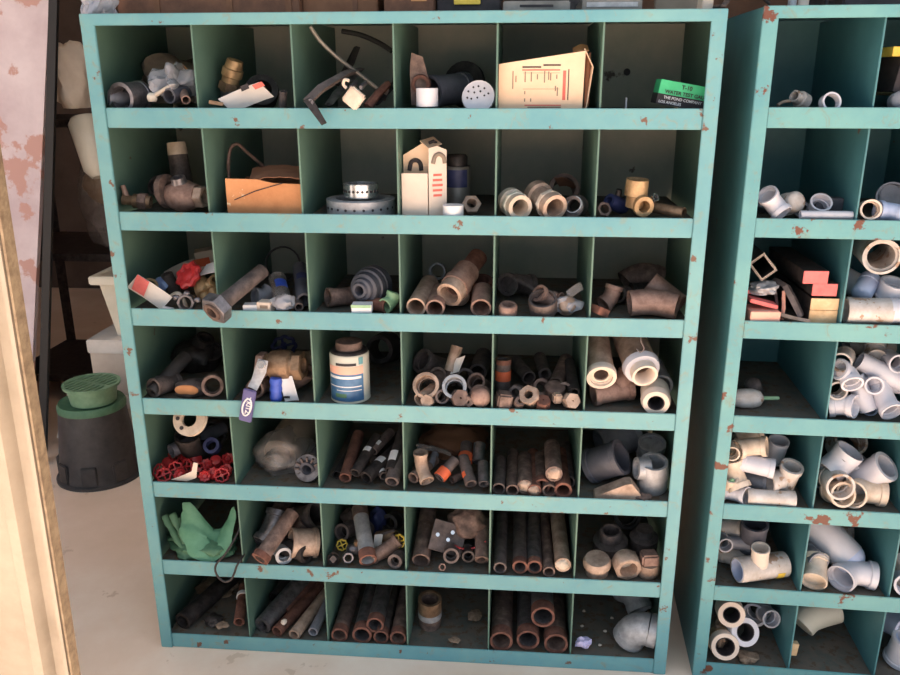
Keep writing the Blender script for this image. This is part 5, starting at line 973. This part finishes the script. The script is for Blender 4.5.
# ================================================================ AROUND THE RACKS
def world_box(name, x0, x1, y0, y1, z0, z1, m, parent=None, bev=.002): return obj(name, boxm(x1-x0, y1-y0, z1-z0, ((x0+x1)/2, (y0+y1)/2, (z0+z1)/2), bev=bev), m, parent)
# black irrigation box with green lid, and a drain grate on it
vx, vy = -.615, .86
t = tag(empty('valve_box', (vx, vy, 0)), 'black round irrigation box with green lid standing on the floor', 'box')
prof = [(0,.143),(.008,.143),(.012,.132),(.255,.106),(.255,.10),(.0,.125)]
b = lathe([(s, r) for s, r in prof], (0,0,1), n=48); obj('box_body', b, 'black_plastic', t)
for a in range(8):
    an = math.radians(-90+a*45+12)
    q = boxm(.012, .05, .07, (0,0,0), bev=.003); bmesh.ops.transform(q, matrix=Matrix.Translation((math.cos(an)*.128, math.sin(an)*.128, .045)) @ Matrix.Rotation(an, 4, 'Z'), verts=q.verts)
    obj('base_rib', q, 'black_plastic', t)
obj('lid', lathe([(.270,.100),(.273,.104),(.262,.110),(.248,.109),(.248,.0001),(.273,.0001)], (0,0,1), n=48, closed=True), 'green_dark', t)
gx, gy = vx+.015, vy-.01
g = tag(empty('drain_grate', (gx, gy, .274)), 'green round drain grate with slots lying on the black box', 'drain grate')
obj('grate_rim', lathe([(0,.072),(.055,.080),(.056,.090),(.066,.092),(.066,.083),(.05,.078),(.0,.066)], (0,0,1), n=40), 'green_plastic', g)
bars = bmesh.new()
for i in range(-4, 5):
    h = math.sqrt(max(.084**2-(i*.019)**2, 0)); boxm(.009, 2*h, .008, (i*.019, 0, .061), bev=0, bm=bars)
boxm(.168, .012, .008, (0,0,.060), bev=0, bm=bars)
bmesh.ops.rotate(bars, cent=(0,0,0), matrix=Matrix.Rotation(math.radians(-20), 3, 'Z'), verts=bars.verts)
obj('slotted_top', bars, 'green_plastic', g)
obj('slot_shade_disc', lathe([(.052,.0001),(.052,.079),(.045,.077),(.045,.0001)], (0,0,1)), 'black', g)  # black disc added below the bars, standing in for shade in the slots

# carton stack and bucket behind the rack
def carton(x, y, z, w, d, h, label, rz=0):
    c = tag(empty('archive_box', (x, y, z), rz), label, 'box', 'white cartons behind the rack')
    obj('box_body', boxm(w, d, h*.78, (0,0,h*.39), bev=.003), 'white_card', c)
    obj('box_lid', boxm(w+.012, d+.012, h*.24, (0,0,h*.88), bev=.004), 'paper', c)
    obj('hand_hole', boxm(.07, .004, .022, (-.02,-d/2-.001,h*.5), bev=.001), 'ink', c)
ce = hit_y(95, 390, 1.06); cx = ce.x+.2; ct = hit_y(100, 340, 1.06).z
carton(cx, 1.24, 0, .40, .36, ct/2-.001, 'white lidded carton at the bottom of the stack behind the black box')
carton(cx, 1.24, ct/2+.001, .40, .36, ct/2-.001, 'white lidded carton on top of the stack, under the cream tub')
be = hit_y(92, 285, 1.08); bh = hit_y(92, 276, 1.08).z-ct
b0 = tag(empty('plastic_bucket', (be.x+.2, 1.24, ct+.001)), 'cream rectangular plastic tub on the white cartons', 'tub')
def frust(w0, w1, d0, d1, h, t):
    rr = []
    for s, wi, de in [(0,w0,d0),(h,w1,d1),(h,w1-2*t,d1-2*t),(t,w0-2*t,d0-2*t)]:
        rr.append([V(sx*wi/2, sy*de/2, s) for sx, sy in [(1,1),(-1,1),(-1,-1),(1,-1)]])
    return rings(bmesh.new(), rr, False, True, True)
obj('tub_body', frust(.29, .36, .26, .32, bh-.002, .005), 'cream', b0)
rim = bmesh.new()
for (w, d, x, y) in [(.40,.025,0,-.17),(.40,.025,0,.17),(.025,.34,-.1875,0),(.025,.34,.1875,0)]: boxm(w, d, .03, (x, y, bh-.014), bev=.004, bm=rim)
obj('tub_rim', rim, 'cream', b0)
tag(obj('tin_can', lathe([(0,.035),(.13,.035),(.13,.032),(.0,.032)], (0,0,1), (be.x+.12,1.20,ct+bh-.09)), 'pink'), 'pinkish tin sticking out of the cream tub', 'can')
# paper propped between panel and box
tag(obj('paper_sheet', sheet((-.86,1.02,.05),(.16,-.02,-.035),(.06,.03,.20), .01, .001, 8, 2, wob=.03), 'paper'), 'white curled paper sheet left of the black box', 'paper')
tag(obj('white_rag', crumple(.03,.03,.04,.3,7,3,c=(-.80,.98,.03)), 'paper'), 'small white scrap on the floor beside black box', 'scrap')

# dark rear shelving
rs = tag(empty('metal_shelving', (-1.0, 1.50, 0)), 'dark slotted metal shelving in the shade behind the teal rack', 'shelving')
for x in (-.30, 1.9):
    for y in (0, .45):
        p = boxm(.045, .003, 2.3, (x, y, 1.15), bev=0); boxm(.003, .045, 2.3, (x-.021, y+.02, 1.15), bev=0, bm=p)
        po = obj('post', p, 'dark_iron', rs)
        sl = bmesh.new()
        for k in range(28): boxm(.012, .002, .034, (x+.004, y-.0022, .25+k*.07), bev=0, bm=sl)
        obj('post_slots', sl, 'black', po)
for z in (.10, .62, 1.14, 1.66, 2.1): obj('shelf_board', boxm(2.26, .48, .03, (.8, .225, z), bev=.002), 'dark_iron', rs)
# things on it seen left of the rack
p = hit_y(84, 75, 1.50)
tag(obj('cloth_bundle', crumple(.075,.10,.13,.35,21,4,c=(p.x+.02,1.38,1.30)), 'cloth'), 'cream rag bundle hanging off the dark shelving', 'rag')
tag(obj('plastic_jug', lathe([(.10,.03),(.07,.05),(-.10,.055),(-.12,.04),(-.12,.0005),(.10,.0005)], (.3,-.2,-1), (p.x+.10,1.30,1.06)), 'cream'), 'pale plastic bottle below the cream rag bundle', 'bottle')
cb = tag(empty('storage_bag', (hit_y(92, 200, 1.45).x, 1.60, .64)), 'clear plastic bag with yellow contents on the dark shelving', 'bag')
obj('yellow_contents', crumple(.08,.09,.10,.3,5,4,c=(0,.0,.26)), 'wood', cb)
obj('clear_plastic', crumple(.10,.12,.20,.45,15,4,c=(.0,0,.17)), 'film_dull', cb)

# rusty pinkish sheet panel and dark post at the left
pr = tag(empty('rusted_sheet', (-1.4, 1.1, 0)), 'tall pinkish galvanised panel streaked with rust, far left', 'panel')
a = hit_y(49, 0, 1.12); c_ = hit_y(37, 260, 1.02)
bm = bmesh.new()
dirv = (c_-a); top = a-dirv*.35; tb = -(top.z)/dirv.z; bot = top+dirv*tb
for off in (0, .004):
    pass
vsx = []
for dy in (0, .02):
    vsx.append([bm.verts.new(V(*q)) for q in [(top.x, top.y+dy, top.z), (bot.x, bot.y+dy, bot.z), (bot.x-.9, bot.y+dy, bot.z), (top.x-.9, top.y+dy, top.z)]])
bm.faces.new(vsx[0]); bm.faces.new(list(reversed(vsx[1])))
for i in range(4):
    j = (i+1) % 4; bm.faces.new((vsx[0][j], vsx[0][i], vsx[1][i], vsx[1][j]))
o = obj('panel_sheet', bm, 'pink_panel', pr, sm=False); 
for v in o.data.vertices: v.co -= V(-1.4, 1.1, 0)
a = hit_y(52, 0, 1.07); c_ = hit_y(42, 400, .93); dirv = (c_-a); top = a-dirv*.3; bot = top+dirv*(-(top.z)/dirv.z)
bm = bmesh.new(); rr = []
for q in (top, bot): rr.append([q+V(x,y,0) for x, y in [(-.006,-.01),(.022,-.01),(.022,0),(.008,.0),(.008,.03),(-.006,.03)]])
rings(bm, rr, False, True, True)
tag(obj('angle_post', bm, 'black', sm=False), 'black leaning angle iron post beside the pinkish panel', 'post')

# foreground folded metal sheet at the lower left
e0 = hit_y(0, 176, -.62); e1 = hit_y(77, 675, -.52); dv_ = e1-e0; top = e0-dv_*.5; bot = top+dv_*(-(top.z)/dv_.z)
sh = tag(empty('folded_metal_sheet', (bot.x, bot.y, 0)), 'pale ribbed metal sheet leaning in the near left foreground', 'sheet')
prof = [(0,0),(-.004,-.016),(-.010,-.016),(-.014,0),(-.022,.006),(-.040,.006),(-.050,-.012),(-.066,-.012),(-.078,.004),(-.150,.004),(-.165,-.014),(-.185,-.014),(-.20,.004),(-.40,.004)]
bm = bmesh.new(); rr = []
for q in (top, bot):
    q = q-V(bot.x, bot.y, 0); rr.append([q+V(x, y, 0) for x, y in prof]+[q+V(x, y+.0015, 0) for x, y in reversed(prof)])
rings(bm, rr, False, True, True)
obj('sheet_body', bm, 'sheet_metal', sh, ang=20)
bm = bmesh.new(); rr = []
for q in (top, bot):
    q = q-V(bot.x, bot.y, 0); rr.append([q+V(x, y, 0) for x, y in [(.0008,-.018),(.0042,-.018),(.0042,.004),(.0008,.004)]])
rings(bm, rr, False, True, True)
obj('raw_edge', bm, 'sheet_edge', sh, sm=False)

# things lying on top of the racks
TZ = 7*RP+.0055
def onto(name, px0, px1, y, d, h, m, label, cat, kids=None, lift=0, py=10):
    a = hit_y(px0, py, y); b = hit_y(px1, py, y); w = b.x-a.x
    t = tag(empty(name, ((a.x+b.x)/2, y+d/2, TZ+lift)), label, cat)
    obj('body', boxm(w, d, h, (0,0,h/2), bev=.002), m, t).name = 'box_body'
    for k in (kids or []): obj(k[0], k[1](w, d, h), k[2], t)
    return t
strip = lambda fx, ww, cz=.5: (lambda w, d, h: boxm(ww, .002, h*.96, (w*fx, -d/2-.0012, h*cz), bev=0))
onto('wooden_crate', 118, 300, .12, .22, .14, 'wood_dark', 'long dark brown wooden crate atop the left rack', 'crate', [('batten', strip(-.28,.012), 'kraft_dark'), ('batten', strip(.12,.012), 'kraft_dark'), ('batten', strip(.44,.012), 'kraft_dark')])
onto('dark_crate', 303, 378, .14, .20, .12, 'kraft_dark', 'small dark crate atop the rack beside the wooden crate', 'crate', [('batten', strip(.2,.01), 'wood_dark')])
onto('cardboard_box', 384, 434, .10, .22, .10, 'wood_dark', 'brown cardboard box atop the rack above fourth column', 'box', [('printed_mark', lambda w, d, h: boxm(.03,.001,.005,(w*.2,-d/2-.0008,h*.28),bev=0), 'kraft')])
onto('black_toolbox', 437, 500, .13, .2, .13, 'ink', 'black case atop the rack above fourth column divider', 'case')
yt = hit_y(466, 3, .09)
tag(obj('yellow_tag', boxm(.052,.004,.03,(yt.x,.126,TZ+.036),bev=.001), 'yellow'), 'bright yellow tag on the black case', 'tag')
onto('metal_tray', 503, 570, .07, .2, .022, 'grey_steel', 'flat grey metal tray atop the rack above fifth column', 'tray', [('tray_slot', lambda w, d, h: boxm(w*.5,.002,.004,(0,-d/2-.001,h*.6),bev=0), 'ink')])
onto('metal_tray', 582, 642, .05, .2, .026, 'grey_steel', 'thick grey metal tray atop the rack above sixth column', 'tray', [('tray_slot', lambda w, d, h: boxm(w*.85,.002,.008,(0,-d/2-.001,h*.5),bev=0), 'galv')])
onto('dark_parcel', 508, 640, .27, .1, .10, 'dark_iron', 'dark bundle behind the grey metal trays', 'case')
onto('tan_board', 655, 700, .20, .02, .16, 'ink_grey', 'tan board standing atop the rack near its right end', 'board')
onto('white_block', 702, 713, .04, .05, .045, 'white_card', 'small white block at the right end of left rack top', 'block')
q = hit_y(100, 8, .06)
tag(obj('plastic_parcel', crumple(.028,.04,.03,.5,77,4,c=(q.x,.06,TZ+.0225)), 'plastic_film'), 'crumpled clear plastic at the left end of the rack top', 'bag')
p = hit_y(735, 5, .0)
def topz(x): return 7*.2032+.006
tag(obj('wire_bracket', sweep(smooth_path([(1.17,.03,TZ+.09),(1.172,.02,TZ+.03),(1.160,.0,TZ+.006),(1.150,.02,TZ+.004)], 5)+[V(1.16,.04,TZ+.004)], .005, 8), 'dark_iron'), 'dark bent bracket at the corner of the left rack top', 'bracket')
tag(obj('brace_wire', sweep([(1.165,.02,TZ+.075),(1.20,.03,TZ+.05),(1.252,.05,TZ+.012)], .003, 8), 'dark_iron'), 'thin dark brace bridging the two racks', 'wire')
RZ = 7*.2032+.0065
for (px, w, m, lab) in [(792,.016,'galv','silver tube standing on the right rack'),(803,.02,'white_card','white tube standing on the right rack'),(826,.007,'dark_iron','thin dark rod standing on the right rack')]:
    q = hit_y(px, 5, .10); tag(obj('standing_tube', lathe([(0,w/2),(.14,w/2),(.14,w*.4),(0,w*.4)], (0,0,1), (q.x,.10,RZ)), m), lab, 'tube')
q = hit_y(828, 3, .12); w2 = 1.95-q.x
c2 = tag(empty('dark_case', (q.x+w2/2, .20, RZ)), 'long dark case atop the right rack', 'case')
obj('case_body', boxm(w2, .2, .09, (.02,0,.045), bev=.004), 'ink', c2); obj('case_band', boxm(w2*.9, .002, .008, (.02,-.101,.03), bev=0), 'grey_steel', c2)
# ---------------------------------------------------------------- groups of repeats
for (side, r, c, cat), L in COUNT.items():
    if len(L) > 1:
        for o in L: o['group'] = f'{cat} pieces in the {side} rack {ROWN[r]} row {ROWN[c]} bin'
